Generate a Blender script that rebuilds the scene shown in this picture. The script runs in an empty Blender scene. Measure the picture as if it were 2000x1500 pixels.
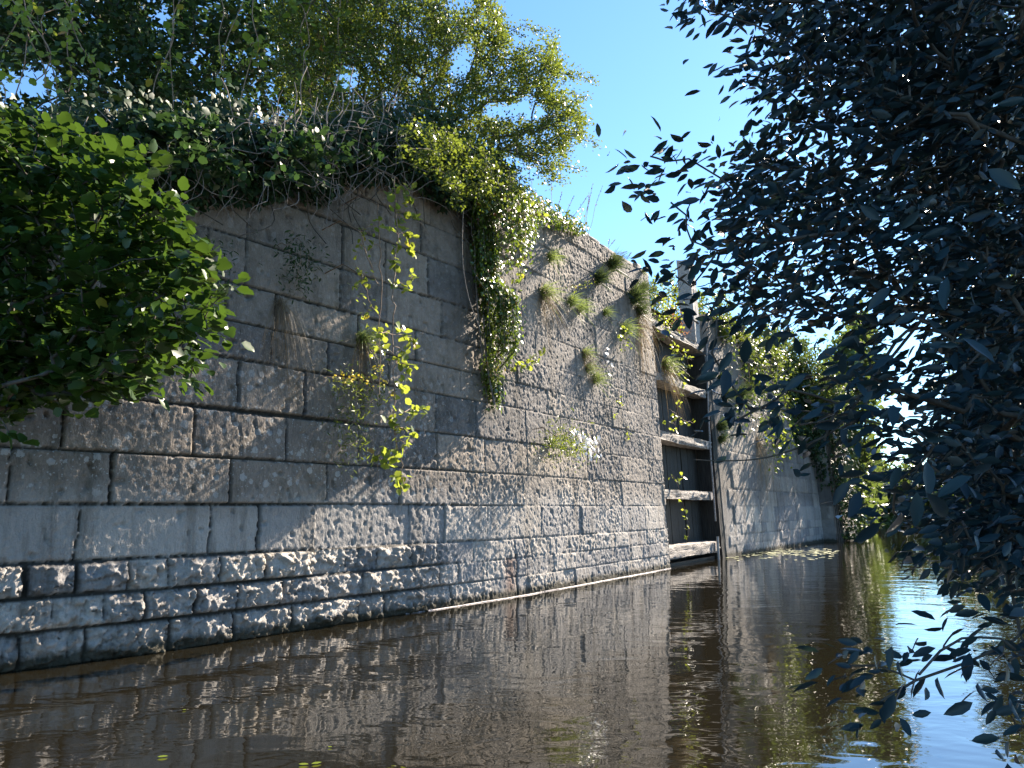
import bpy, math, random
import numpy as np
from mathutils import Vector, Matrix
R = math.radians
random.seed(7); rng = np.random.default_rng(7)
scene = bpy.context.scene
C = scene.collection

# ------------------------------------------------------------------ camera
F, CX, CY, CAMH = 1445.0, 1000.0, 750.0, 1.2
PITCH = math.atan(240 / F)
cd = bpy.data.cameras.new("camera"); cam = bpy.data.objects.new("camera", cd); C.objects.link(cam)
cd.sensor_width = 36; cd.lens = F / 2000 * 36; cd.clip_start = 0.05; cd.clip_end = 2000
cam.location = (0, 0, CAMH); cam.rotation_euler = (math.pi / 2 + PITCH, 0, 0)
scene.camera = cam

# ------------------------------------------------------------------ light
SUN_AZ, SUN_EL = R(44), R(35)            # azimuth from +Y towards +X
w = bpy.data.worlds.new("World"); scene.world = w; w.use_nodes = True
nt = w.node_tree; bg = nt.nodes["Background"]
sky = nt.nodes.new("ShaderNodeTexSky"); sky.sky_type = 'NISHITA'; sky.sun_disc = False
sky.sun_elevation = SUN_EL; sky.sun_rotation = SUN_AZ
sky.air_density = 1.0; sky.dust_density = 0.1; sky.ozone_density = 1.3
tintn = nt.nodes.new("ShaderNodeMix"); tintn.data_type = 'RGBA'; tintn.blend_type = 'MULTIPLY'; tintn.inputs[0].default_value = 1
tintn.inputs[7].default_value = (.78, 1.07, 1.32, 1)      # cooler, cleaner air than the default sky
nt.links.new(sky.outputs[0], tintn.inputs[6]); nt.links.new(tintn.outputs[2], bg.inputs[0]); bg.inputs[1].default_value = 0.05
sl = bpy.data.lights.new("sun", 'SUN'); sl.energy = 5.0; sl.angle = R(0.5); sl.color = (1.0, 0.87, 0.72)
so = bpy.data.objects.new("sun", sl); C.objects.link(so)
sdir = Vector((math.sin(SUN_AZ) * math.cos(SUN_EL), math.cos(SUN_AZ) * math.cos(SUN_EL), math.sin(SUN_EL)))
so.rotation_euler = sdir.to_track_quat('Z', 'Y').to_euler(); so.location = sdir * 50
vs = scene.view_settings; vs.view_transform = 'Standard'; vs.look = 'None'; vs.gamma = 1; vs.use_curve_mapping = False
vs.exposure = 2.3
scene.cycles.max_bounces = 8; scene.cycles.transparent_max_bounces = 8

# ------------------------------------------------------------------ geometry helpers
def ray(px, py):
    x = (px - CX) / F; y = (CY - py) / F
    return np.array([x, math.cos(PITCH) - y * math.sin(PITCH), math.sin(PITCH) + y * math.cos(PITCH)])
def at(px, py, depth):
    r = ray(px, py); return r * (depth / r[1]) + np.array([0, 0, CAMH])

PL = np.array([(-8.2, 1.9), (-3.74, 5.68), (-2.88, 6.56), (-1.8, 7.95), (-.27, 9.94), (.07, 10.38), (3.14, 15.05), (5.16, 18.2), (7.77, 21.93), (10.9, 26.4), (15.5, 33.1)])
SS = np.concatenate([[0], np.cumsum(np.linalg.norm(np.diff(PL, axis=0), axis=1))])
BAT = .045
_off0 = SS[1] - 5.197
def hit(px, py, off=0.):
    r = ray(px, py); best = None
    for i in range(len(PL) - 1):
        a = np.array([*PL[i], 0]); b = np.array([*PL[i + 1], 0]); L = np.linalg.norm(b - a); d = (b - a) / L
        nn = np.array([d[1], -d[0], BAT]); den = nn @ r
        if abs(den) < 1e-9: continue
        t = (off - nn @ (np.array([0, 0, CAMH]) - a)) / den
        if t <= 0: continue
        P = r * t + [0, 0, CAMH]; u = (P - a) @ d
        if -.03 - .4 * abs(off) <= u <= L + .03 + .1 * abs(off): return SS[i] + u, P[2]
    raise ValueError((px, py))
sd = np.arange(0, SS[-1], .02)
_cx = np.interp(sd, SS, PL[:, 0]); _cy = np.interp(sd, SS, PL[:, 1])
k = np.exp(-.5 * (np.arange(-45, 46) / 18.) ** 2); k /= k.sum()
def _sm(a): return np.convolve(np.pad(a, 45, mode='reflect', reflect_type='odd'), k, 'valid')
_cx = _sm(_cx); _cy = _sm(_cy)
_dx = np.gradient(_cx, .02); _dy = np.gradient(_cy, .02); _l = np.hypot(_dx, _dy); _dx /= _l; _dy /= _l
def pos(s, z, off=0.):
    s = np.asarray(s, float); z = np.asarray(z, float)
    dx = np.interp(s, sd, _dx); dy = np.interp(s, sd, _dy)
    o = off - BAT * z
    return np.stack([np.interp(s, sd, _cx) + dy * o, np.interp(s, sd, _cy) - dx * o, z + 0 * s], -1)
def frame(s):
    dx = float(np.interp(s, sd, _dx)); dy = float(np.interp(s, sd, _dy))
    return np.array([dx, dy, 0]), np.array([dy, -dx, 0])     # along, outward
def onwall(px, py, off=0.):
    s, z = hit(px, py, off); return pos(s, z, off)
S_J1 = SS[6]; S_J2 = SS[7]; S_END = SS[9]                     # gate jambs, far pier
def ztop(s): return np.interp(s, _off0 + np.array([0, 5.2, 7.0, 8.4, 9.7, 40]), [3.6, 4.25, 4.95, 5.55, 6.05, 6.05])

def vnoise(x, y, seed=0):
    r = np.random.default_rng(seed); T = r.random((256, 256))
    xi = np.floor(x).astype(int); yi = np.floor(y).astype(int); fx = x - xi; fy = y - yi
    fx = fx * fx * (3 - 2 * fx); fy = fy * fy * (3 - 2 * fy)
    a = T[xi & 255, yi & 255]; b = T[(xi + 1) & 255, yi & 255]; c = T[xi & 255, (yi + 1) & 255]; d = T[(xi + 1) & 255, (yi + 1) & 255]
    return (a * (1 - fx) + b * fx) * (1 - fy) + (c * (1 - fx) + d * fx) * fy
def fbm(x, y, seed=0, o=3):
    t = 0; a = .5
    for i in range(o): t = t + a * (vnoise(x, y, seed + i) - .5); x = x * 2.03 + 7; y = y * 2.03 + 3; a *= .5
    return t

def tag(o, label=None, cat=None, group=None, kind=None):
    if label: o["label"] = label
    if cat: o["category"] = cat
    if group: o["group"] = group
    if kind: o["kind"] = kind
    return o
def empty(name, loc, label, cat, group=None):
    o = bpy.data.objects.new(name, None); C.objects.link(o); o.location = loc; o.empty_display_size = .1
    return tag(o, label, cat, group)
def link(name, me, mat, parent=None):
    o = bpy.data.objects.new(name, me); C.objects.link(o)
    if mat is not None and not me.materials: me.materials.append(mat)
    if parent is not None:
        o.parent = parent; o.matrix_parent_inverse = Matrix.Translation(-Vector(parent.location))
    return o
def mesh_np(name, V, Fc, attrs=None, smooth=False):
    """V (n,3); Fc (m,k) constant size faces, or list of such arrays; attrs name -> (domain, values)"""
    me = bpy.data.meshes.new(name)
    if not isinstance(Fc, list): Fc = [Fc]
    nl = sum(f.size for f in Fc); nf = sum(len(f) for f in Fc)
    me.vertices.add(len(V)); me.vertices.foreach_set("co", np.ascontiguousarray(V, dtype=np.float32).ravel())
    me.loops.add(nl); me.loops.foreach_set("vertex_index", np.concatenate([f.ravel() for f in Fc]).astype(np.int32))
    me.polygons.add(nf)
    tot = np.concatenate([np.full(len(f), f.shape[1]) for f in Fc]); st = np.concatenate([[0], np.cumsum(tot)[:-1]])
    me.polygons.foreach_set("loop_start", st.astype(np.int32)); me.polygons.foreach_set("loop_total", tot.astype(np.int32))
    if smooth: me.polygons.foreach_set("use_smooth", np.ones(nf, bool))
    for n, (dom, val) in (attrs or {}).items():
        a = me.attributes.new(n, 'FLOAT', dom); a.data.foreach_set("value", np.ascontiguousarray(val, dtype=np.float32).ravel())
    me.update(calc_edges=True)
    return me
def grid_mesh(name, P, attrs=None, keep=None, smooth=True, flip=False):
    m, n = P.shape[:2]; i = np.arange(m * n).reshape(m, n)
    f = np.stack([i[:-1, :-1], i[1:, :-1], i[1:, 1:], i[:-1, 1:]], -1)
    if flip: f = f[..., ::-1]
    f = f[keep] if keep is not None else f.reshape(-1, 4)
    return mesh_np(name, P.reshape(-1, 3), f, {k: ('POINT', v) for k, v in (attrs or {}).items()}, smooth)

# ------------------------------------------------------------------ leaves
def T_kite(wd=.32, fold=.12):
    V = np.array([(0, 0, 0), (wd, .5, fold), (0, 1, 0), (-wd, .5, fold)]); return V, [np.array([[0, 1, 2], [0, 2, 3]])]
def T_oval(wd=.2, fold=.07, curl=-.12, mid=.5):
    ys = [0, .22, mid, .8, 1]; ws = [0, wd * .75, wd, wd * .6, 0]
    V = [(0, 0, 0), (0, .22, 0), (0, mid, 0), (0, .8, 0), (0, 1, 0)]
    for sg in (1, -1):
        for y, ww in zip(ys[1:4], ws[1:4]): V.append((sg * ww, y, fold))
    V = np.array(V, float); V[:, 2] += curl * V[:, 1] ** 2
    q = [[1, 5, 6, 2], [2, 6, 7, 3], [1, 2, 9, 8], [2, 3, 10, 9]]; t = [[0, 5, 1], [3, 7, 4], [0, 1, 8], [3, 4, 10]]
    return V, [np.array(q), np.array(t)]
def T_alder():
    n = 7; ys = np.linspace(0, 1, n); wd = .43 * np.sin(np.pi * ys ** .8) ** .75; wd[-1] = 0
    V = [(0, y, 0) for y in ys]
    for sg in (1, -1):
        for j in range(1, n - 1): V.append((sg * wd[j] * (1.08 if j % 2 else .93), ys[j] + (.03 if j % 2 else -.03), .06 + .03 * (j % 2)))
    V = np.array(V, float); V[:, 2] -= .14 * V[:, 1] ** 2
    m = n - 2; q = []; t = [[0, n, 1], [n - 2, n + m - 1, n - 1], [0, 1, n + m], [n - 2, n - 1, n + 2 * m - 1]]
    for j in range(m - 1):
        q.append([1 + j, n + j, n + j + 1, 2 + j]); q.append([1 + j, 2 + j, n + m + j + 1, n + m + j])
    return V, [np.array(q), np.array(t)]
def T_ivy():
    V = np.array([(0, 0, 0), (.34, .02, .03), (.48, .34, 0), (.27, .46, .05), (0, 1, -.06), (-.27, .46, .05), (-.48, .34, 0), (-.34, .02, .03), (0, .35, .09)], float)
    return V, [np.array([[0, 1, 2, 8], [2, 3, 4, 8], [4, 5, 6, 8], [6, 7, 0, 8]])]
def T_lobed():      # hawthorn sprig leaf, three lobes
    V = np.array([(0, 0, 0), (.36, .42, .06), (.2, .55, .02), (0, 1, 0), (-.2, .55, .02), (-.36, .42, .06)], float)
    return V, [np.array([[0, 1, 2, 3], [0, 3, 4, 5]])]
def facets(x, y, seed, amp=1.0):
    r = np.random.default_rng(seed); J = r.random((64, 64, 2)); G = r.normal(size=(64, 64, 3))
    xi = np.floor(x).astype(int); yi = np.floor(y).astype(int); bd = np.full(x.shape, 9.); out = np.zeros_like(x)
    for a in (-1, 0, 1):
        for b in (-1, 0, 1):
            cx = (xi + a) & 63; cy = (yi + b) & 63; px = xi + a + J[cx, cy, 0]; py = yi + b + J[cx, cy, 1]
            d = (x - px) ** 2 + (y - py) ** 2; m = d < bd; bd = np.where(m, d, bd)
            out = np.where(m, G[cx, cy, 0] * (x - px) + G[cx, cy, 1] * (y - py) + .3 * G[cx, cy, 2], out)
    return out * amp
def unit(a): return a / (np.linalg.norm(a, axis=-1, keepdims=True) + 1e-9)
def leaf_mesh(name, P, D, N, size, tpl, tint=None):
    V, Fs = tpl; n = len(P); P = np.asarray(P, float)
    Y = unit(np.asarray(D, float)); Z = np.asarray(N, float); Z = unit(Z - (Z * Y).sum(-1, keepdims=True) * Y); X = np.cross(Y, Z)
    s = np.broadcast_to(np.asarray(size, float), (n,))[:, None, None]
    W = P[:, None, :] + s * (V[None, :, 0:1] * X[:, None] + V[None, :, 1:2] * Y[:, None] + V[None, :, 2:3] * Z[:, None])
    kv = len(V); Fc = [(f[None] + (np.arange(n) * kv)[:, None, None]).reshape(-1, f.shape[1]) for f in Fs]
    if tint is None: tint = rng.random(n)
    tf = np.concatenate([np.repeat(tint, len(f)) for f in Fs])
    return mesh_np(name, W.reshape(-1, 3), Fc, {"tint": ('FACE', tf)})

# ------------------------------------------------------------------ stems
def tubes(name, paths, sides=5):
    Vs = []; Fs = []; b = 0
    an = np.arange(sides) / sides * 2 * np.pi; ca, sa = np.cos(an), np.sin(an)
    for pts, rad in paths:
        pts = np.asarray(pts, float); m = len(pts)
        if m < 2: continue
        rad = np.broadcast_to(np.asarray(rad, float), (m,))
        t = unit(np.gradient(pts, axis=0)); up = np.array([0, 0, 1.]) if abs(t[0, 2]) < .9 else np.array([1., 0, 0])
        a = unit(np.cross(t, up)); c = np.cross(t, a)
        ring = pts[:, None] + rad[:, None, None] * (a[:, None] * ca[None, :, None] + c[:, None] * sa[None, :, None])
        Vs.append(ring.reshape(-1, 3)); i = b + np.arange(m * sides).reshape(m, sides); j = np.roll(i, -1, 1)
        Fs.append(np.stack([i[:-1], j[:-1], j[1:], i[1:]], -1).reshape(-1, 4)); b += m * sides
    return mesh_np(name, np.concatenate(Vs), np.concatenate(Fs), smooth=True)
def wiggle(a, b, n=6, amp=.1, sag=0):
    a = np.asarray(a, float); b = np.asarray(b, float); t = np.linspace(0, 1, n)[:, None]; L = np.linalg.norm(b - a)
    nz = rng.normal(size=(n, 3)) * amp * L * .35; nz[0] = nz[-1] = 0
    p = a + (b - a) * t + nz; p[:, 2] -= sag * L * (4 * t * (1 - t))[:, 0]
    return p
def catmull(P, n=6):
    P = np.asarray(P, float); Q = np.vstack([2 * P[0] - P[1], P, 2 * P[-1] - P[-2]]); o = []
    for i in range(1, len(Q) - 2):
        for t in np.linspace(0, 1, n, endpoint=False):
            p0, p1, p2, p3 = Q[i - 1:i + 3]
            o.append(.5 * (2 * p1 + (p2 - p0) * t + (2 * p0 - 5 * p1 + 4 * p2 - p3) * t * t + (3 * p1 - p0 - 3 * p2 + p3) * t ** 3))
    o.append(P[-1]); return np.array(o)
def grow(root, anchors, rt=.004, amp=.08, maxlink=.9, pipe=2.3):
    """branch skeleton reaching every anchor; returns tube paths and each anchor's incoming direction"""
    root = np.asarray(root, float); A = np.asarray(anchors, float); o = np.argsort(np.linalg.norm(A - root, axis=1))
    N = [root]; par = [-1]; dist = [0.]; tip = {}; dirs = np.zeros_like(A)
    for ai in o:
        a = A[ai]; NN = np.array(N); d = np.linalg.norm(NN - a, axis=1); sc = d + .28 * np.array(dist)
        j = int(np.argmin(sc)); L = d[j]; m = max(2, int(L / maxlink * 3) + 1)
        w_ = wiggle(N[j], a, m + 1, amp); p = j
        for q in w_[1:]:
            N.append(q); par.append(p); dist.append(dist[p] + np.linalg.norm(q - N[p])); p = len(N) - 1
        tip[p] = ai; dirs[ai] = unit(N[p] - N[par[p]])
    n = len(N); r = np.zeros(n); cnt = np.zeros(n); ch = [[] for _ in range(n)]
    for i in range(1, n): ch[par[i]].append(i)
    for i in range(n - 1, -1, -1):
        if not ch[i]: r[i] = rt ** pipe
        r[i] += sum(r[c] for c in ch[i])
    r = r ** (1 / pipe); N = np.array(N); paths = []; stack = [0]
    for s0 in range(n):
        if s0 == 0: starts = ch[0]
        else: starts = sorted(ch[s0], key=lambda c: -r[c])[1:]
        for c in starts:
            pts = [N[s0]]; rr = [r[c]]; i = c
            while True:
                pts.append(N[i]); rr.append(r[i])
                if not ch[i]: break
                i = max(ch[i], key=lambda c: r[c])
            paths.append((pts, rr))
    return paths, dirs

def in_poly(px, py, poly):
    poly = np.asarray(poly, float); x, y = px, py; ins = np.zeros(len(x), bool); n = len(poly); j = n - 1
    for i in range(n):
        xi, yi = poly[i]; xj, yj = poly[j]
        c = ((yi > y) != (yj > y)) & (x < (xj - xi) * (y - yi) / (yj - yi + 1e-12) + xi); ins ^= c; j = i
    return ins
def sample_poly(poly, n):
    poly = np.asarray(poly, float); lo, hi = poly.min(0), poly.max(0); out = np.zeros((0, 2))
    while len(out) < n:
        q = lo + rng.random((n * 2, 2)) * (hi - lo); out = np.vstack([out, q[in_poly(q[:, 0], q[:, 1], poly)]])
    return out[:n]

# ------------------------------------------------------------------ materials
def mat_new(name):
    m = bpy.data.materials.new(name); m.use_nodes = True; t = m.node_tree; return m, t, t.nodes, t.links, t.nodes["Principled BSDF"]
def leaf_mat(name, dark, light, trans, tf=.4, rough=.38, spec=.5, old=None):
    m, t, N, L, b = mat_new(name)
    at_ = N.new("ShaderNodeAttribute"); at_.attribute_name = "tint"
    cr = N.new("ShaderNodeValToRGB"); e = cr.color_ramp.elements; e[0].color = (*dark, 1); e[1].color = (*light, 1); e[1].position = .93
    if old:
        x = e.new(.975); x.color = (*old, 1)
        x = e.new(.955); x.color = (*light, 1)
    L.new(at_.outputs["Fac"], cr.inputs[0]); L.new(cr.outputs[0], b.inputs["Base Color"])
    b.inputs["Roughness"].default_value = rough; b.inputs["Specular IOR Level"].default_value = spec
    tr = N.new("ShaderNodeBsdfTranslucent"); mx = N.new("ShaderNodeMixShader"); mx.inputs[0].default_value = tf
    mc = N.new("ShaderNodeMix"); mc.data_type = 'RGBA'; mc.blend_type = 'MIX'; mc.inputs[0].default_value = .6
    L.new(cr.outputs[0], mc.inputs[6]); mc.inputs[7].default_value = (*trans, 1); L.new(mc.outputs[2], tr.inputs[0])
    L.new(b.outputs[0], mx.inputs[1]); L.new(tr.outputs[0], mx.inputs[2]); L.new(mx.outputs[0], N["Material Output"].inputs[0])
    return m
def plain_mat(name, c1, c2, scale=20, rough=.8, bump=.3, dist=.01, stretch=(1, 1, 1), spec=.3):
    m, t, N, L, b = mat_new(name)
    tc = N.new("ShaderNodeTexCoord"); mp = N.new("ShaderNodeMapping"); mp.inputs["Scale"].default_value = stretch
    nz = N.new("ShaderNodeTexNoise"); nz.inputs["Scale"].default_value = scale; nz.inputs["Detail"].default_value = 6
    cr = N.new("ShaderNodeValToRGB"); e = cr.color_ramp.elements; e[0].color = (*c1, 1); e[1].color = (*c2, 1); e[0].position = .3; e[1].position = .7
    L.new(tc.outputs["Object"], mp.inputs[0]); L.new(mp.outputs[0], nz.inputs[0]); L.new(nz.outputs[0], cr.inputs[0]); L.new(cr.outputs[0], b.inputs["Base Color"])
    bp = N.new("ShaderNodeBump"); bp.inputs["Strength"].default_value = bump; bp.inputs["Distance"].default_value = dist
    L.new(nz.outputs[0], bp.inputs["Height"]); L.new(bp.outputs[0], b.inputs["Normal"])
    b.inputs["Roughness"].default_value = rough; b.inputs["Specular IOR Level"].default_value = spec
    return m
def stone_mat(name):
    m, t, N, L, b = mat_new(name)
    tc = N.new("ShaderNodeTexCoord")
    def noise(s, d=5, ro=.6, vec=None):
        n = N.new("ShaderNodeTexNoise"); n.inputs["Scale"].default_value = s; n.inputs["Detail"].default_value = d; n.inputs["Roughness"].default_value = ro
        L.new(vec or tc.outputs["Object"], n.inputs[0]); return n.outputs[0]
    def attr(n):
        a = N.new("ShaderNodeAttribute"); a.attribute_name = n; return a.outputs["Fac"]
    def mth(op, a, c, clamp=False):
        n = N.new("ShaderNodeMath"); n.operation = op; n.use_clamp = clamp
        for i, v in enumerate((a, c)):
            if isinstance(v, (int, float)): n.inputs[i].default_value = v
            else: L.new(v, n.inputs[i])
        return n.outputs[0]
    def mix(f, a, c, bt='MIX'):
        n = N.new("ShaderNodeMix"); n.data_type = 'RGBA'; n.blend_type = bt
        for i, v in ((0, f), (6, a), (7, c)):
            if isinstance(v, (int, float)): n.inputs[i].default_value = v
            elif isinstance(v, tuple): n.inputs[i].default_value = (*v, 1)
            else: L.new(v, n.inputs[i])
        return n.outputs[2]
    def ramp(v, p0, p1):
        n = N.new("ShaderNodeMapRange"); n.inputs[1].default_value = p0; n.inputs[2].default_value = p1; L.new(v, n.inputs[0]); return n.outputs[0]
    big = noise(1.3); mid = noise(9); fine = noise(70, 8, .7); grime = noise(2.6, 8, .75)
    pale = mix(big, (.215, .213, .21), (.335, .322, .30))
    dark = mix(mid, (.105, .094, .084), (.25, .222, .192))
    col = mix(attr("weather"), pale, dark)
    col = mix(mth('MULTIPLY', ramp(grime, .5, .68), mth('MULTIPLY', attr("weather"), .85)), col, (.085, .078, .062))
    sm = N.new("ShaderNodeMapping"); sm.inputs["Scale"].default_value = (1, 1, .10); L.new(tc.outputs["Object"], sm.inputs[0])
    streak = noise(5.5, 6, .65, sm.outputs[0])
    col = mix(mth('MULTIPLY', ramp(streak, .50, .66), .55), col, (.075, .066, .052))
    col = mix(1.0, col, mix(attr("tint"), (.68, .68, .70), (1.2, 1.13, 1.05)), 'MULTIPLY')
    col = mix(mth('MULTIPLY', ramp(fine, .35, .65), .55), col, mix(1.0, col, (1.45, 1.42, 1.36), 'MULTIPLY'))
    # lichen blotches
    vo = N.new("ShaderNodeTexVoronoi"); vo.inputs["Scale"].default_value = 13; vo.inputs["Randomness"].default_value = 1
    wv = N.new("ShaderNodeVectorMath"); wv.operation = 'ADD'; nn = N.new("ShaderNodeTexNoise"); nn.inputs["Scale"].default_value = 45
    sc = N.new("ShaderNodeVectorMath"); sc.operation = 'SCALE'; sc.inputs[3].default_value = .03
    L.new(tc.outputs["Object"], nn.inputs[0]); L.new(nn.outputs[1], sc.inputs[0]); L.new(tc.outputs["Object"], wv.inputs[0]); L.new(sc.outputs[0], wv.inputs[1]); L.new(wv.outputs[0], vo.inputs[0])
    sep = N.new("ShaderNodeSeparateColor"); L.new(vo.outputs["Color"], sep.inputs[0])
    rad = mth('MULTIPLY', mth('POWER', sep.outputs[0], 2.5), .042 * 13)
    lich = ramp(mth('SUBTRACT', rad, vo.outputs["Distance"]), 0., .06)
    vo2 = N.new("ShaderNodeTexVoronoi"); vo2.inputs["Scale"].default_value = 48; L.new(wv.outputs[0], vo2.inputs[0])
    sep2 = N.new("ShaderNodeSeparateColor"); L.new(vo2.outputs["Color"], sep2.inputs[0])
    rad2 = mth('MULTIPLY', mth('POWER', sep2.outputs[0], 3.0), .55)
    lich2 = ramp(mth('SUBTRACT', rad2, vo2.outputs["Distance"]), 0., .15)
    lt = mth('MULTIPLY', mth('MAXIMUM', lich, lich2), attr("lichen"), True)
    col = mix(mth('MULTIPLY', lt, .55), col, (.40, .40, .38))
    col = mix(attr("rust"), col, (.17, .10, .07))
    col = mix(attr("joint"), col, (.035, .033, .028))
    # damp algae just above the water
    z = N.new("ShaderNodeSeparateXYZ"); L.new(tc.outputs["Object"], z.inputs[0])
    damp = ramp(mth('SUBTRACT', z.outputs[2], mth('MULTIPLY', mid, .16)), .06, -.02)
    col = mix(damp, col, (.05, .045, .03))
    L.new(col, b.inputs["Base Color"]); b.inputs["Roughness"].default_value = .85; b.inputs["Specular IOR Level"].default_value = .25
    b1 = N.new("ShaderNodeBump"); b1.inputs["Strength"].default_value = 1.0; b1.inputs["Distance"].default_value = .011
    st = N.new("ShaderNodeMapping"); st.inputs["Scale"].default_value = (1, 1, .55); st.inputs["Rotation"].default_value = (.35, 0, 0); L.new(tc.outputs["Object"], st.inputs[0])
    tool = noise(52, 3, .6, st.outputs[0])
    L.new(mth('ADD', mth('MULTIPLY', fine, .5), tool), b1.inputs["Height"]); L.new(b1.outputs[0], b.inputs["Normal"])
    return m
M_stone = stone_mat("weathered_limestone")
M_wood = plain_mat("grey_weathered_wood", (.20, .185, .165), (.48, .45, .41), 14, .9, .9, .012, (1, 1, 6))
M_beam = plain_mat("silvered_beam_wood", (.06, .05, .045), (.40, .37, .33), 11, .9, 1.0, .03, (1, 1, 7))
M_plank = plain_mat("dark_wet_plank", (.008, .007, .006), (.036, .033, .028), 9, .6, .8, .01, (7, 7, .5))
M_iron = plain_mat("rusted_iron", (.16, .13, .11), (.34, .31, .29), 30, .6, .4, .004)
M_soil = plain_mat("dry_soil", (.06, .05, .03), (.11, .10, .05), 3, .95, .6, .05)
M_bark = plain_mat("grey_brown_bark", (.045, .038, .03), (.11, .095, .075), 30, .9, .8, .01, (1, 1, .3))
M_twig = plain_mat("bare_pale_twig", (.12, .10, .085), (.25, .21, .18), 40, .85, .3, .003)
M_stem = plain_mat("red_brown_stem", (.16, .10, .06), (.30, .20, .13), 30, .7, .3, .002)
M_haw = leaf_mat("hawthorn_leaf", (.022, .048, .008), (.09, .13, .018), (.24, .29, .028), .42, .42)
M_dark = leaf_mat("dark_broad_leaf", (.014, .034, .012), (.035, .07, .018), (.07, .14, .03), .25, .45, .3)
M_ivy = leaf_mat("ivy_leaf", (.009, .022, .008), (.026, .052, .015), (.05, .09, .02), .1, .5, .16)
M_ivyl = leaf_mat("sunlit_ivy_leaf", (.032, .068, .010), (.10, .155, .022), (.24, .33, .03), .36, .32, .5, (.25, .06, .03))  # brighter copy of the ivy green, sunlight put into the colour
M_bram = leaf_mat("bramble_leaf", (.07, .12, .018), (.16, .21, .03), (.42, .48, .05), .5, .35, .4, (.30, .12, .02))
M_alder = leaf_mat("alder_leaf", (.010, .031, .006), (.033, .072, .011), (.09, .16, .016), .3, .38, .3, (.30, .25, .03))
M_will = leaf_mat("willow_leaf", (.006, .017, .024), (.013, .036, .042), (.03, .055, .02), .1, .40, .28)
M_grass = leaf_mat("grass_blade", (.07, .13, .025), (.20, .24, .07), (.30, .38, .08), .4, .5)
M_gdark = leaf_mat("dark_grass_blade", (.025, .05, .018), (.08, .11, .035), (.12, .16, .04), .3, .5)
M_dry = leaf_mat("dry_grass_blade", (.11, .075, .04), (.24, .18, .10), (.25, .18, .08), .3, .6)
M_rust = leaf_mat("dead_reddish_foliage", (.18, .07, .03), (.34, .18, .09), (.45, .20, .08), .35, .6)
M_yel = leaf_mat("yellow_petal", (.55, .36, .02), (.75, .58, .05), (.8, .6, .05), .3, .5)
M_white = leaf_mat("white_petal", (.65, .63, .60), (.85, .83, .80), (.8, .8, .8), .3, .5)
M_bg = leaf_mat("distant_leaf", (.025, .045, .012), (.075, .11, .025), (.18, .24, .04), .35, .45)

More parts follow.
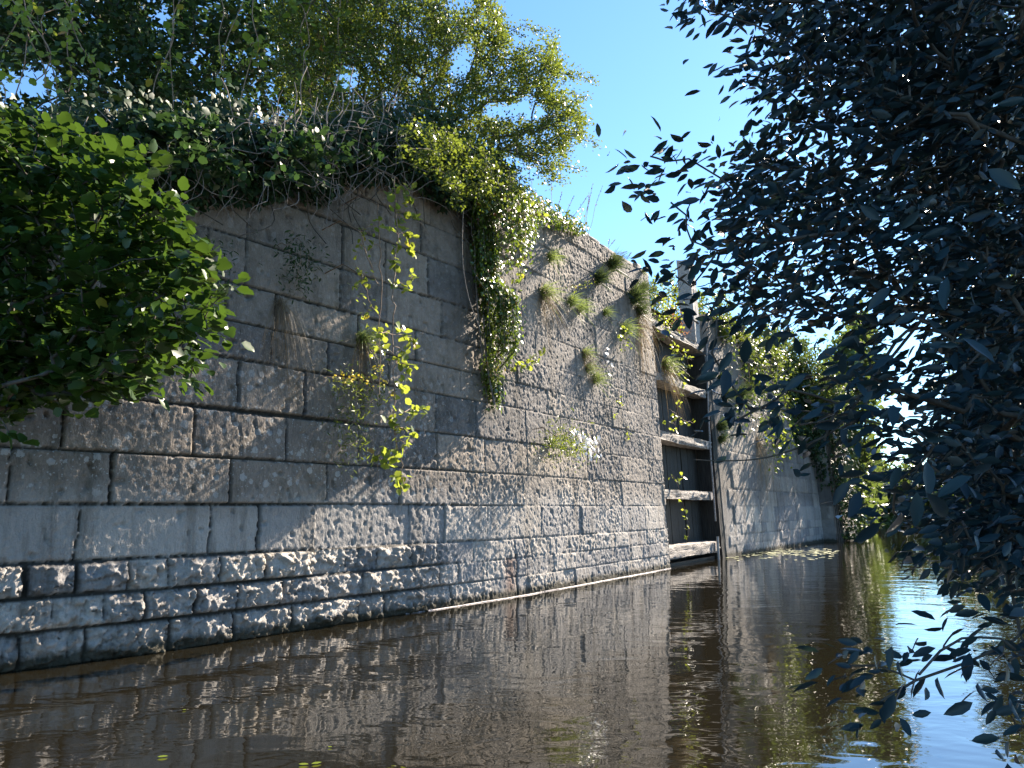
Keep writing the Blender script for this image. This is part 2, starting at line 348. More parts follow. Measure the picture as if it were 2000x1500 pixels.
# ------------------------------------------------------------------ near lock wall (real relief over s, z)
ROWS = [-.6, -.02, .26, .51, .77, 1.22, 1.65, 2.11, 2.61, 2.98, 3.37, 3.86, 4.40, 4.85, 5.38, 5.74, 6.06]
JPX = {1: [40, 165, 330, 452], 2: [100, 200, 278, 380, 460, 545], 3: [48, 150, 247, 328, 425, 513, 600, 675, 735, 800, 850, 925], 4: [150, 410, 505, 616, 800],
       5: [18, 215, 450, 640, 780], 6: [120, 375, 560, 700], 7: [465, 595, 705, 850], 8: [530, 640, 760], 9: [540, 700, 812], 10: [405, 480, 665, 755], 11: [484, 670]}
ROWY = {1: 1250, 2: 1190, 3: 1130, 4: 1040, 5: 940, 6: 860, 7: 750, 8: 690, 9: 620, 10: 520, 11: 450}
def relief(s, z, seed, joints_px=True, lo=0, rough_until=None):
    """s,z grids -> displacement and attributes"""
    H = np.zeros_like(s); tint = np.zeros_like(s); joint = np.zeros_like(s); rust = np.zeros_like(s)
    rr = np.random.default_rng(seed)
    zw = z + .012 * fbm(s * 1.5, z * 0 + 1.3, 5, 3) * 2
    ri = np.clip(np.searchsorted(ROWS, zw.ravel()).reshape(s.shape) - 1, 0, len(ROWS) - 2)
    s0, s1 = s.min(), s.max()
    rough = np.zeros_like(s)
    n1 = fbm(s * 9, z * 9, 11, 4); n2 = fbm(s * 26, z * 22, 21, 4); n3 = fbm(s * 3.2, z * 3.2, 31, 3); n4 = fbm(s * 60, z * 45, 61, 3)
    n5 = np.minimum(fbm(s * 5 + z * 3, z * 8 - s * 2, 71, 3), fbm(s * 7 - z * 4, z * 6 + s * 3, 75, 3))
    wx_ = s * 7 + n1 * 2.5; wz_ = z * 9 + n2 * 1.5
    fc = facets(wx_, wz_, 5) + .6 * facets(wx_ * 2.6, wz_ * 2.4, 6)
    wob = .02 * fbm(s * 0 + 3.3, z * 7, 8, 3) * 2
    for r in range(len(ROWS) - 1):
        m = ri == r
        if not m.any(): continue
        J = []
        if joints_px and r in JPX: J = [hit(px, ROWY[r])[0] for px in JPX[r]]
        J = sorted(J); cur = J[-1] if J else s0 - .7 * rr.random()
        avg = .62 if (r <= 3) else (.95 if r < 13 else 1.2)
        first = J[0] if J else None
        while cur < s1 + 1: cur += avg * (.55 + .9 * rr.random()); J.append(cur)
        if first is not None:
            cur = first
            while cur > s0 - 1: cur -= avg * (.6 + .9 * rr.random()); J.insert(0, cur)
        J = np.array(J)
        sw = s[m] + wob[m]; ci = np.searchsorted(J, sw) ; ci = np.clip(ci, 1, len(J) - 1)
        dl = np.minimum(sw - J[ci - 1], J[ci] - sw); dz = np.minimum(zw[m] - ROWS[r], ROWS[r + 1] - zw[m])
        cw = rr.random(len(J) + 1); cz = rr.normal(size=len(J) + 1); cj = rr.random(len(J) + 1); tx = rr.normal(size=len(J) + 1); cw2 = rr.random(len(J) + 1)
        left = np.clip((rough_until - s[m]) / .6, 0, 1) if rough_until else np.zeros(m.sum())
        isr = left * (r <= 3)
        gapv = (-.004 + .016 * cj[ci] ** 2 * np.clip((11.5 + _off0 - s[m]) / 3, .5, 1)) * (1 + .9 * isr) + .006 * isr
        gapz = (-.003 + .016 * (fbm(s[m] * 1.3, z[m] * 0 + r * 3.7, 41, 2) + .5) ** 1.3 * np.clip((12 + _off0 - s[m]) / 3, .45, 1)) * (1 + .9 * isr) + .005 * isr
        if r in (6, 7): gapz = gapz + .016 * np.exp(-((s[m] - 7.2 - _off0) / 1.0) ** 2) * (np.abs(zw[m] - 2.11) < .1)
        d = np.minimum(dl - gapv, dz - gapz); d = d + (.010 * n4[m] + .012 * n2[m]) * 1.5
        inside = np.clip(d / .010, 0, 1)
        rnd = np.sqrt(np.clip(d / (.012 + .05 * isr), 0, 1))
        base = cz[ci] * .007 + tx[ci] * .006 * (sw - .5 * (J[ci - 1] + J[ci])) / (J[ci] - J[ci - 1] + .01)
        ca = (.45 + .9 * cw2[ci]) * (.5 + .6 * np.clip((s[m] - _off0 - 7.) / 3, 0, 1))
        h = base + .004 * rnd + ca * (n1[m] * .013 + n2[m] * .020 + n4[m] * .018)
        # angular rock face on the foundation courses
        hr = .022 * rnd + .024 * fc[m] + .06 * n5[m] + .055 * n2[m] + .02 * n4[m] + .05 * n3[m] + cz[ci] * .016
        h = h * (1 - isr) + hr * isr
        # scattered pits in tooled stone
        sq = s[m] + .25 * z[m] + .02 * n1[m]; zq = z[m] - .2 * s[m]
        h = h - (1 - isr) * .035 * np.clip(vnoise(sq * 17, zq * 11, 77) - .85, 0, 1) / .15
        h = h - (1 - isr) * .008 * np.clip(fbm(sq * 38, zq * 27, 78, 2) * 1.6 + .5 - .6, 0, 1) / .4
        depth = (-.03 - .02 * cj[ci]) * (.45 + .55 * np.clip((12 + _off0 - s[m]) / 3, 0, 1))
        H[m] = depth * (1 - inside) + h * inside
        joint[m] = (1 - inside) * (.45 + .55 * np.clip((12 + _off0 - s[m]) / 3, 0, 1)); tint[m] = cw[ci]; rough[m] = isr
    return H, tint, joint, rough

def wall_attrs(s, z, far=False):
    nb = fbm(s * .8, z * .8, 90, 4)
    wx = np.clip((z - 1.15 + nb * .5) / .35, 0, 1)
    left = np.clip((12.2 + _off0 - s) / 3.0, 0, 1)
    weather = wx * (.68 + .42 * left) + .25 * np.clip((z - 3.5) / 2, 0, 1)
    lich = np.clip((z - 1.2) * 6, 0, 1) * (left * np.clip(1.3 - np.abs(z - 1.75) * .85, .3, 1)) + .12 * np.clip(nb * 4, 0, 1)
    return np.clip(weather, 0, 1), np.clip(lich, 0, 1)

wall = empty("lock_wall", tuple(pos(12, 0)), "tall battered grey limestone lock wall with ivy over its left end", "wall")
sg = np.concatenate([np.arange(SS[1] - 2.2, SS[1] - .4, .04), np.arange(SS[1] - .4, S_J1, .0145)]); sg = np.append(sg, S_J1)
zg = np.concatenate([[-.6, -.4, -.2, -.1], np.arange(-.06, 6.06, .0145), [6.06]])
sG, zG = np.meshgrid(sg, zg, indexing='ij')
H, tint, joint, rough = relief(sG, zG, 3, True, rough_until=hit(905, 1180)[0])
# flood-worn foot swells out a little at the left
H = H + rough * .03
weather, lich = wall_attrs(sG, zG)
cs, cz_ = hit(998, 1122)
rust = np.clip(1.2 - np.abs(sG - cs) / .16, 0, 1) * (np.abs(zG - .26) < .25) * .7
# one open vertical crack beside the rust-stained stone
cr = (np.abs(sG - hit(1011, 1120)[0] - .01 * np.sin(zG * 20)) < .02) * (zG < .55); H = np.where(cr, -.06, H); joint = np.maximum(joint, cr)
H[-1, :] = np.minimum(H[-1, :], 0)
P = pos(sG, zG, H)
zt = ztop(sg); keep = (zg[None, :-1] < zt[:-1, None] - .005)
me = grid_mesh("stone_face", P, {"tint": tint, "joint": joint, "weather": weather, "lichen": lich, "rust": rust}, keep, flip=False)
link("stone_face", me, M_stone, wall)

def strip(name, s0, s1, z, o0, o1, ds=.25, zf=None, nz=6, jitter=.01):
    """horizontal ledge from offset o0 to o1"""
    s = np.arange(s0, s1 + ds, ds).clip(s0, s1); o = np.linspace(o0, o1, nz); sG_, oG = np.meshgrid(s, o, indexing='ij')
    zz = (zf(sG_) if zf else z) + 0 * sG_ + jitter * fbm(sG_ * 3, oG * 6, 3, 3) * 2
    P = pos(sG_, zz, oG); return grid_mesh(name, P, {"tint": .5 + 0 * sG_, "weather": .6 + 0 * sG_, "lichen": .3 + 0 * sG_})
link("wall_top", strip("wall_top", SS[1] - 2.2, S_J1, 6.06, .0, -.9, zf=lambda s: ztop(s) + .003), M_stone, wall)
def vert(name, s, o0, o1, z0, z1, flip=False):
    o = np.linspace(o0, o1, 14); z = np.arange(z0, z1 + .05, .06).clip(z0, z1); oG, zz = np.meshgrid(o, z, indexing='ij')
    n = fbm(oG * 12, zz * 12, 13, 4)
    _, tn, jn, _ = relief(oG + 50, zz, 5, False)
    P = pos(s + n * .03 - .02 * jn, zz, oG)
    return grid_mesh(name, P, {"tint": tn, "joint": jn, "weather": .5 + 0 * oG, "lichen": .1 + 0 * oG}, flip=flip)
link("jamb", vert("jamb", S_J1, .0, -1.0, -.6, 6.06), M_stone, wall)
# square stones standing proud on the coping near the gate
def rough_block(name, s0, s1, z0, z1, o0, o1, seed, mat, parent):
    u = np.linspace(0, 1, 9); G = []
    V = []; Fc = []
    for ax in range(3):
        for sd_ in (0, 1):
            a, b = np.meshgrid(u, u, indexing='ij'); c = np.full_like(a, sd_); q = [None] * 3; q[ax] = c; q[(ax + 1) % 3] = a; q[(ax + 2) % 3] = b
            Pp = np.stack(q, -1); i = len(V) * 81 + np.arange(81).reshape(9, 9); f = np.stack([i[:-1, :-1], i[1:, :-1], i[1:, 1:], i[:-1, 1:]], -1).reshape(-1, 4)
            V.append(Pp.reshape(-1, 3)); Fc.append(f if sd_ else f[:, ::-1])
    V = np.concatenate(V); e = np.minimum(V, 1 - V); c = V - .5
    k_ = 1 - .10 * (np.sort(np.abs(c), axis=1)[:, 1] * 2) ** 6; c = c * k_[:, None]
    n = fbm((c[:, 0] + c[:, 2] * .7) * 6 + seed, (c[:, 1] - c[:, 2] * .6) * 6, seed, 3)
    c = c * (1 + .10 * n[:, None]); V = c + .5
    P = pos(s0 + V[:, 0] * (s1 - s0), z0 + V[:, 2] * (z1 - z0), o0 + V[:, 1] * (o1 - o0))
    nn = len(P); at_ = {"tint": ('POINT', np.full(nn, .6)), "weather": ('POINT', np.full(nn, .7)), "lichen": ('POINT', np.full(nn, .4))}
    return link(name, mesh_np(name, P, np.concatenate(Fc), at_, False), mat, parent)
for i in range(8):
    s_ = S_J1 - .62 - i * .78
    rough_block("coping_stone", s_, s_ + .765, 6.05, 6.13 + .03 * rng.random(), -.62, -.015 + .012 * rng.normal(), i + 3, M_stone, wall)
rough_block("coping_stone", S_J1 - .36, S_J1 - .10, 6.14, 6.30, -.45, -.1, 21, M_stone, wall)

# ------------------------------------------------------------------ far wall beyond the gate
fw = empty("far_lock_wall", tuple(pos(25, 0)), "sunlit stone wall continuing beyond the wooden gate, plants hanging on it", "wall")
sg = np.arange(S_J2, S_END + .05, .035).clip(S_J2, S_END); zg = np.concatenate([[-.6, -.3], np.arange(-.06, 6.06, .03), [6.06]])
sG, zG = np.meshgrid(sg, zg, indexing='ij')
H, tint, joint, rough = relief(sG, zG, 17, False); weather, lich = wall_attrs(sG, zG)
link("stone_face", grid_mesh("stone_face", pos(sG, zG, H * .9), {"tint": tint, "joint": joint * .8, "weather": weather, "lichen": lich * .3, "rust": 0 * tint}), M_stone, fw)
link("jamb", vert("jamb", S_J2, 0, -1.0, -.6, 6.06, True), M_stone, fw)
link("wall_top", strip("wall_top", S_J2, S_END, 6.063, 0., -.9), M_stone, fw)
# projecting pier at its far end
PR = .42
sG, zG = np.meshgrid(np.linspace(S_END, S_END + 4, 60), np.linspace(-.6, 5.7, 120), indexing='ij')
H, tint, joint, _ = relief(sG, zG, 19, False)
link("pier_face", grid_mesh("pier_face", pos(sG, zG, PR + H), {"tint": tint, "joint": joint * .8, "weather": .7 + 0 * tint, "lichen": 0 * tint}), M_stone, fw)
link("pier_side", vert("pier_side", S_END, PR, -.3, -.6, 5.7, False), M_stone, fw)
link("pier_top", strip("pier_top", S_END, S_END + 4, 5.703, PR, -.9), M_stone, fw)
# recess behind the gate
rw = empty("gate_recess_wall", tuple(pos((S_J1 + S_J2) / 2, 0, -1)), "shadowed masonry of the recess behind the wooden gate", "wall")
sG, zG = np.meshgrid(np.linspace(S_J1, S_J2, 90), np.linspace(-.6, 6.0, 140), indexing='ij')
H, tint, joint, _ = relief(sG, zG, 23, False)
link("back_face", grid_mesh("back_face", pos(sG, zG, -.98 + H * .5), {"tint": tint, "joint": joint * .8, "weather": .8 + 0 * tint, "lichen": 0 * tint}), M_stone, rw)

# ------------------------------------------------------------------ land, banks, water
s_ = np.linspace(0.2, SS[-1] - .3, 120); o_ = np.array([-.85, -1.2, -2, -3.5, -6, -10, -16, -25, -45, -90, -180, -400])
sG, oG = np.meshgrid(s_, o_, indexing='ij'); zt = ztop(sG) - .05
base = pos(sG, 0 * sG, 0); dn = np.stack([np.interp(sG, sd, _dy), -np.interp(sG, sd, _dx)], -1)
dfix = np.array([.80, -.60]); wgt = np.clip(-oG / 20, 0, 1)[..., None]; dd = unit(dn * (1 - wgt) + dfix * wgt)
XY = base[..., :2] + dd * (oG - BAT * 6 * np.clip(1 + oG / 20, 0, 1))[..., None]
Z = zt + .25 * fbm(sG * .8, oG * .8, 51, 3) * np.clip(-oG - .9, 0, 1) * 2
tag(link("ground", grid_mesh("ground", np.concatenate([XY, Z[..., None]], -1)), M_soil), "bank of rough soil behind the top of the wall", kind="structure")
# far and right banks: one sheet sloping out of the water
bl = np.array([(3.7, -12), (3.5, 1.0), (3.6, 3.2), (5.6, 5.5), (9, 12), (15, 24), (22, 36), (26, 44), (23, 50), (17, 53), (8, 60), (-10, 75), (-60, 110)], float)
bs = catmull(bl, 8); tn = unit(np.gradient(bs, axis=0)); nr = np.stack([tn[:, 1], -tn[:, 0]], -1)
ds = np.array([-.6, 0, .3, .8, 2, 5, 12, 40, 120, 400]); hz = np.array([-.6, -.05, .12, .3, .55, .8, 1.0, 1.3, 1.5, 2])
fixd = unit(bs - np.array([2., 22.])) ; Pn = []
for d_, h_ in zip(ds, hz):
    w_ = min(1, d_ / 30) if d_ > 0 else 0
    q = bs + unit(nr * (1 - w_) + fixd * w_) * d_; Pn.append(np.concatenate([q, np.full((len(q), 1), h_)], 1))
Pn = np.stack(Pn, 1); Pn[..., 2] += .12 * fbm(Pn[..., 0], Pn[..., 1], 71, 3) * 2
tag(link("far_bank", grid_mesh("far_bank", Pn), M_soil), "low earth bank across the water under the trees", kind="structure")

m, t, N, L, b = mat_new("dark_canal_water")
b.inputs["Base Color"].default_value = (.008, .0068, .004, 1); b.inputs["Roughness"].default_value = .025; b.inputs["IOR"].default_value = 1.55
b.inputs["Specular IOR Level"].default_value = .8
tc = N.new("ShaderNodeTexCoord")
def wn(scale, det, st=(1, 1, 1), rot=0, dist=0):
    mp = N.new("ShaderNodeMapping"); mp.inputs["Scale"].default_value = st; mp.inputs["Rotation"].default_value = (0, 0, rot)
    n = N.new("ShaderNodeTexNoise"); n.inputs["Scale"].default_value = scale; n.inputs["Detail"].default_value = det; n.inputs["Distortion"].default_value = dist
    L.new(tc.outputs["Object"], mp.inputs[0]); L.new(mp.outputs[0], n.inputs[0]); return n.outputs[0]
def bumpn(h, strength, dist, prev=None):
    bp = N.new("ShaderNodeBump"); bp.inputs["Strength"].default_value = strength; bp.inputs["Distance"].default_value = dist
    L.new(h, bp.inputs["Height"])
    if prev: L.new(prev, bp.inputs["Normal"])
    return bp.outputs[0]
nn = bumpn(wn(1.1, 2, (1, 1.5, 1), .2, .8), 1, .009)
calm = N.new("ShaderNodeMapRange"); calm.inputs[1].default_value = .40; calm.inputs[2].default_value = .62; calm.inputs[3].default_value = .35; L.new(wn(.55, 2, (1, 1.4, 1), .5), calm.inputs[0])
rp = N.new("ShaderNodeMath"); rp.operation = 'MULTIPLY'; L.new(wn(4.5, 1.5, (1, 1.6, 1), -.3, 1.2), rp.inputs[0]); L.new(calm.outputs[0], rp.inputs[1])
nn = bumpn(rp.outputs[0], 1, .0022, nn)
L.new(nn, b.inputs["Normal"]); M_water = m
me = mesh_np("water", np.array([(-500, -300, 0), (700, -300, 0), (700, 800, 0), (-500, 800, 0)], float), np.array([[0, 1, 2, 3]]))
tag(link("water", me, M_water), "still dark brown canal water reflecting the wall and sky", kind="structure")
me = mesh_np("riverbed", np.array([(-500, -300, -1.3), (700, -300, -1.3), (700, 800, -1.3), (-500, 800, -1.3)], float), np.array([[0, 1, 2, 3]]))
tag(link("canal_bed", me, M_soil), "muddy bed of the canal", kind="structure")
# foam and scum along the wall's foot
def scum(s0, s1, w0, name, label):
    s = np.arange(s0, s1, .02); wid = w0 * np.clip(.35 + 2.2 * fbm(s * 2.5, s * 0, 62, 4), .03, 2); c = .02 + .02 * fbm(s * 4, s * 0 + 2, 63, 3)
    V = []
    for o, z in ((0, .003), (.3, .010), (.7, .010), (1, .003)): V.append(pos(s, 0 * s + z, c + wid * o))
    return tag(link(name, grid_mesh(name, np.stack(V, 1)), M_foam), label, "scum", kind="stuff")
M_foam = plain_mat("pale_foam", (.20, .17, .16), (.60, .56, .56), 60, .7, .6, .01)
scum(hit(790, 1200)[0], S_J1 - .02, .05, "foam_line", "thin pale line of foam along the foot of the wall")

# ------------------------------------------------------------------ wooden lock gate
A_, B_ = pos(S_J1, 0, 0), pos(S_J2, 0, 0); gd = unit(B_ - A_); gn = np.array([gd[1], -gd[0], 0]); GL = float(np.linalg.norm(B_ - A_))
gate = empty("lock_gate", tuple(A_ + gd * GL / 2), "weathered wooden lock gate with five silvery beams over dark planks", "gate")
def gp(u, z, o): return A_ + gd * u + gn * (o - BAT * z) + np.array([0, 0, z])
def timber(name, u0, u1, z0, z1, o0, o1, mat, seed, nu=40, wear=.014, parent=gate, sagz=0):
    """rough box, its faces worn along the grain"""
    long_u = (u1 - u0) > (z1 - z0)
    nu_, nz_, no_ = (nu, 7, 6) if long_u else (7, nu, 6)
    us = np.linspace(0, 1, nu_); zs = np.linspace(0, 1, nz_); os_ = np.linspace(0, 1, no_); V = []; Fc = []; b = 0
    for (a, b_, fix, val) in ((us, zs, 'o', 1), (us, zs, 'o', 0), (us, os_, 'z', 1), (us, os_, 'z', 0), (zs, os_, 'u', 1), (zs, os_, 'u', 0)):
        g1, g2 = np.meshgrid(a, b_, indexing='ij'); c = np.full_like(g1, val)
        q = {'o': (g1, g2, c), 'z': (g1, c, g2), 'u': (c, g1, g2)}[fix]
        i = b + np.arange(g1.size).reshape(g1.shape); V.append(np.stack(q, -1).reshape(-1, 3)); b += g1.size
        Fc.append(np.stack([i[:-1, :-1], i[1:, :-1], i[1:, 1:], i[:-1, 1:]], -1).reshape(-1, 4))
    V = np.concatenate(V); U, Zz, O = V.T
    ll = U * (u1 - u0) if long_u else Zz * (z1 - z0); cc = Zz if long_u else U
    n = fbm(ll * 2.2 + seed * 3.1, cc * 3.3 + O * 2.7 + seed, seed, 4); gr = fbm(ll * 1.5 + seed, cc * 9 + O * 8 + seed, seed + 3, 3)
    sh = 1 - wear * 6 * np.abs(n) ; pz = z0 + (z1 - z0) * (.5 + (Zz - .5) * sh) + gr * wear * .9 - sagz * 4 * U * (1 - U)
    po = o0 + (o1 - o0) * (.5 + (O - .5) * sh) + gr * wear * 1.6
    P = A_ + gd * (u0 + (u1 - u0) * U)[:, None] + gn * (po - BAT * pz)[:, None] + np.array([0, 0, 1.]) * pz[:, None]
    return link(name, mesh_np(name, P, np.concatenate(Fc), None, False), mat, parent)
BZ = []
for (yl, yr) in (((1320, 652), 24), ((1328, 748), 24), ((1335, 858), 22), ((1343, 966), 24), ((1352, 1074), 28)):
    s__, z__ = hit(*yl); BZ.append(z__)
for i, z__ in enumerate(BZ):
    th = .10 if i < 4 else .13
    timber("beam", .0 + .01, 3.42 - .02 * i, z__ - th, z__ + th * .9, -.42, -.03 - .02 * (i % 2), M_beam, 30 + i, 90, .055)
    rough_o = timber("iron_strap", 2.95, 3.1, z__ - th * .75, z__ + th * .7, -.05, -.012, M_iron, 60 + i, 6, .004) if i >= 2 else None
for i in range(15):
    u0 = .02 + i * .228
    timber("plank", u0, u0 + .218, -.55, BZ[0] + .0 + (.02 * rng.normal()), -.50, -.435 + .012 * rng.normal(), M_plank, 80 + i, 30, .01)
timber("jamb_shade_post", 3.46, 3.72, -.5, BZ[0] - .1, -.46, -.015, M_plank, 101, 60, .02)  # near-black heel post, widened to paint the shade of the far jamb
zt_ = hit(1352, 508)[1]; uu = hit(1356, 600)[0] - S_J1 + .45
timber("gate_post", uu - .20, uu + .22, BZ[0] + .13, zt_ + .1, -.46, -.12, M_wood, 102, 60, .03)
timber("mortise", uu - .06, uu + .1, zt_ - .95, zt_ - .68, -.14, -.117, M_plank, 103, 6, .004)
timber("sill_ledge", 0.02, 3.3, -.35, .06, -.46, -.16, M_plank, 104, 40, .02)
# thin iron rod and a stake beside the gate
def rod(name, pxs, off, r, label, cat, mat):
    s = [hit(*p) for p in pxs]; pts = [pos(a, b, off) for a, b in s]
    o = link(name, tubes(name, [(catmull(pts, 5), r)], 8), mat); return tag(o, label, cat)
rod("iron_rod", [(1381, 672), (1384, 780), (1389, 880), (1395, 960), (1399, 1018)], -.02, .022, "long thin pale iron rod leaning upright against the right edge of the gate", "rod", M_iron)
rod("wooden_stake", [(1398, 1048), (1400, 1085), (1404, 1125)], .04, .03, "short slim stake standing in the water at the right foot of the gate", "stake", M_wood)

exec_marker = True
# ------------------------------------------------------------------ VEGETATION
def tree_thing(name, label, cat, root, anchors, tpl, mat, leaf, nleaf, spread, rt=.004, tparts=("branches", "foliage"), pref=None, group=None, bark=None, upn=.6, droop=0., hue=None, maxlink=.9, amp=.08, pipe=2.3, tipdir=None):
    t = empty(name, tuple(root), label, cat, group)
    paths, dirs = grow(root, anchors, rt, amp, maxlink, pipe); A = np.asarray(anchors)
    link(tparts[0], tubes(tparts[0], paths, 5), bark or M_bark, t)
    n = len(A) * nleaf; idx = np.repeat(np.arange(len(A)), nleaf); u = rng.random(n)
    base = dirs[idx] if tipdir is None else unit(dirs[idx] * .5 + np.asarray(tipdir)); 
    # leaves alternate along a short shoot through the anchor
    side = unit(np.cross(base, np.array([0, 0, 1.]) + rng.normal(size=(n, 3)) * .3))
    Pp = A[idx] + base * ((u - .45) * spread)[:, None] + rng.normal(size=(n, 3)) * spread * .22
    D = unit(base * .8 + side * np.where(rng.random(n) < .5, 1, -1)[:, None] * .8 + rng.normal(size=(n, 3)) * .35 + np.array([0, 0, -droop]))
    Nn = np.array([0, 0, upn]) + rng.normal(size=(n, 3)) * .55
    ti = np.clip(rng.random(n) * .75 + .25 * rng.random(len(A))[idx], 0, 1)
    link(tparts[1], leaf_mesh(tparts[1], Pp, D, Nn, leaf * (.65 + .6 * rng.random(n)), tpl, ti), mat, t)
    return t

# --- hawthorn spreading over the wall top

crown = [(540, -90), (965, -90), (968, 15), (985, 55), (1000, 110), (1055, 70), (1082, 78), (1088, 120), (1115, 150), (1142, 165), (1128, 205), (1134, 235), (1162, 272),
         (1120, 288), (1100, 318), (1132, 332), (1080, 362), (1045, 330), (1000, 300), (960, 330), (945, 385), (905, 375), (860, 335), (790, 300), (700, 300), (620, 230), (540, 160)]
q = sample_poly(crown, 2900)
nz = vnoise(q[:, 0] / 75, q[:, 1] / 55, 123); q = q[(nz > .42) | (q[:, 0] < 800) & (nz > .24)]
dep = 8.9 + rng.random(len(q)) * 2.4 + (q[:, 0] - 800) / 400.
dep = np.where(q[:, 0] > 960, 9.7 + 1.3 * rng.random(len(q)), dep)
anch = [at(x, y, d) for (x, y), d in zip(q, dep)]
tips = [(1150, 155, 10.6), (1120, 150, 10.6), (1135, 190, 10.4), (1160, 278, 10.6), (1130, 265, 10.4), (1100, 300, 10.4), (1128, 330, 10.4), (1060, 62, 10.6), (1090, 120, 10.2), (1140, 235, 10.5), (965, 12, 10), (1010, 60, 10.3)]
anch += [at(x + dx, y + dx * .3, d) for x, y, d in tips for dx in (0, -12, -26, -40)]
for x, y in sample_poly([(780, 240), (870, 250), (960, 300), (1000, 330), (1040, 370), (945, 400), (890, 385), (860, 345), (790, 300)], 140): anch.append(onwall(x, y, .2 + 1.1 * rng.random()))
for x, y in ((870, 360), (885, 380), (900, 395), (925, 385), (940, 395), (950, 360), (910, 370)): anch.append(onwall(x, y, .6))
hroot = np.array([-1.55, 11.6, 5.9])
tree_thing("hawthorn_tree", "hawthorn tree with small bright green leaves spreading over the wall top", "tree", hroot, anch, T_lobed(), M_haw, .048, 34, .22, .0045, ("trunk", "crown"), upn=.5)

# --- dark tree at the upper left
q = sample_poly([(-160, -160), (720, -160), (700, 60), (660, 150), (640, 250), (430, 260), (330, 300), (180, 250), (60, 240), (-160, 300)], 1050)
nz = vnoise(q[:, 0] / 62, q[:, 1] / 48, 321); gap = ((q[:, 0] - 60) / 70) ** 2 + ((q[:, 1] - 165) / 45) ** 2 < 1
q = q[(nz > .20) & ~gap]
anch = [at(x, y, 8.8 + 3.4 * rng.random() + max(0, x - 430) / 70) for x, y in q]
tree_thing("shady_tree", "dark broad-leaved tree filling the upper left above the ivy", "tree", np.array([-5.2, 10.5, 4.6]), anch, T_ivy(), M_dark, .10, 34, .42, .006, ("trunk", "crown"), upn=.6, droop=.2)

sp_ = sample_poly([(120, 235), (720, 235), (740, 330), (600, 360), (400, 340), (250, 300), (120, 290)], 110)
sp_ = [onwall(x, y, .45 + .4 * rng.random()) for x, y in sp_ if vnoise(np.array([x / 50]), np.array([y / 40]), 77)[0] > .5]
tree_thing("elder_shrub", "low leafy shrub growing through the ivy on the left wall top", "shrub", onwall(430, 300, .0), sp_, T_alder(), M_dark, .075, 16, .22, .004, ("branches", "foliage"), upn=.7)
# --- tangle of fine twigs and climbing vine in front of it
vt = empty("climbing_vine", tuple(onwall(300, 300, .1)), "loose climber with large pale green leaves trailing at the upper left", "climber")
paths = []; LP = []; LD = []
for i in range(16):
    x = 30 + 640 * rng.random(); d0 = 7.0 + x * .002 + .6 * rng.random(); p0 = at(x, -60 + 60 * rng.random(), d0); p1 = at(x + rng.normal() * 60, 140 + 190 * rng.random(), d0 - .1)
    w_ = catmull(wiggle(p0, p1, 6, .12), 4); paths.append((w_, .006))
    for j in range(2, len(w_)):
        if rng.random() < .45:
            LP.append(w_[j]); LD.append(unit(np.array([rng.normal(), -.4 + rng.normal() * .5, -.3 + rng.normal() * .4])))
link("stems", tubes("stems", paths, 5), M_stem, vt)
LP = np.repeat(np.array(LP), 3, 0); LD = unit(np.repeat(np.array(LD), 3, 0) + rng.normal(size=LP.shape) * .6); LP = LP + rng.normal(size=LP.shape) * .05
link("leaves", leaf_mesh("leaves", LP, LD, np.array([.2, -.5, .6]) + rng.normal(size=LP.shape) * .5, .085 * (.7 + .6 * rng.random(len(LP))), T_alder()), M_bram, vt)

# --- ivy draped over the left end of the wall
ZL = lambda s: np.interp(s, _off0 + np.array([3.5, 5.3, 6.2, 6.9, 8.0, 9.0, 10.0, 10.8, 11.6, 12.6]), [3.3, 3.5, 4.0, 4.15, 4.65, 5.15, 5.15, 5.35, 5.8, 5.95])
n = 19000; s_ = _off0 + 3.6 + rng.random(n) ** 1.05 * 7.5; u = rng.random(n) ** .8
lo = ZL(s_) + .22 * fbm(s_ * 2.5, s_ * 0, 14, 3) * 2 ; hi = ztop(s_) + .25 + .5 * fbm(s_ * 1.3, s_ * 0, 15, 3) * 2
hi = np.where(s_ > _off0 + 10.2, ztop(s_) + .1, hi)
z_ = lo + u * (hi - lo); th_ = .10 + .38 * np.clip((z_ - lo) / .6, 0, 1) * np.clip((13.5 + _off0 - s_) / 3, .2, 1)
o_ = th_ * (rng.random(n) ** .5) + .05 + np.where(z_ > ztop(s_), -rng.random(n) * 1.3, 0)
Pp = pos(s_, z_, o_); al, ou = frame(_off0 + 8)
iv = empty("ivy_curtain", tuple(pos(_off0 + 8, ztop(_off0 + 8))), "thick dark ivy draped over the left top of the wall", "ivy")
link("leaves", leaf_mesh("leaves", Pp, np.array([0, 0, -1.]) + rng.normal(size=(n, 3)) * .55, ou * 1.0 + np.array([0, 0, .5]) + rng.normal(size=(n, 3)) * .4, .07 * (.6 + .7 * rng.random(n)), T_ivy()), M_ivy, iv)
paths = []
for i in range(40):
    s0 = _off0 + 4 + 6.5 * rng.random(); z1 = float(ztop(s0)); z0 = float(ZL(s0)) - .5 * rng.random()
    paths.append((catmull(np.array([pos(s0 + .12 * rng.normal(), z1 + (z0 - z1) * q_, .1 + .15 * rng.random()) for q_ in np.linspace(0, 1, 6)]), 3), .006))
link("stems", tubes("stems", paths, 5), M_bark, iv)

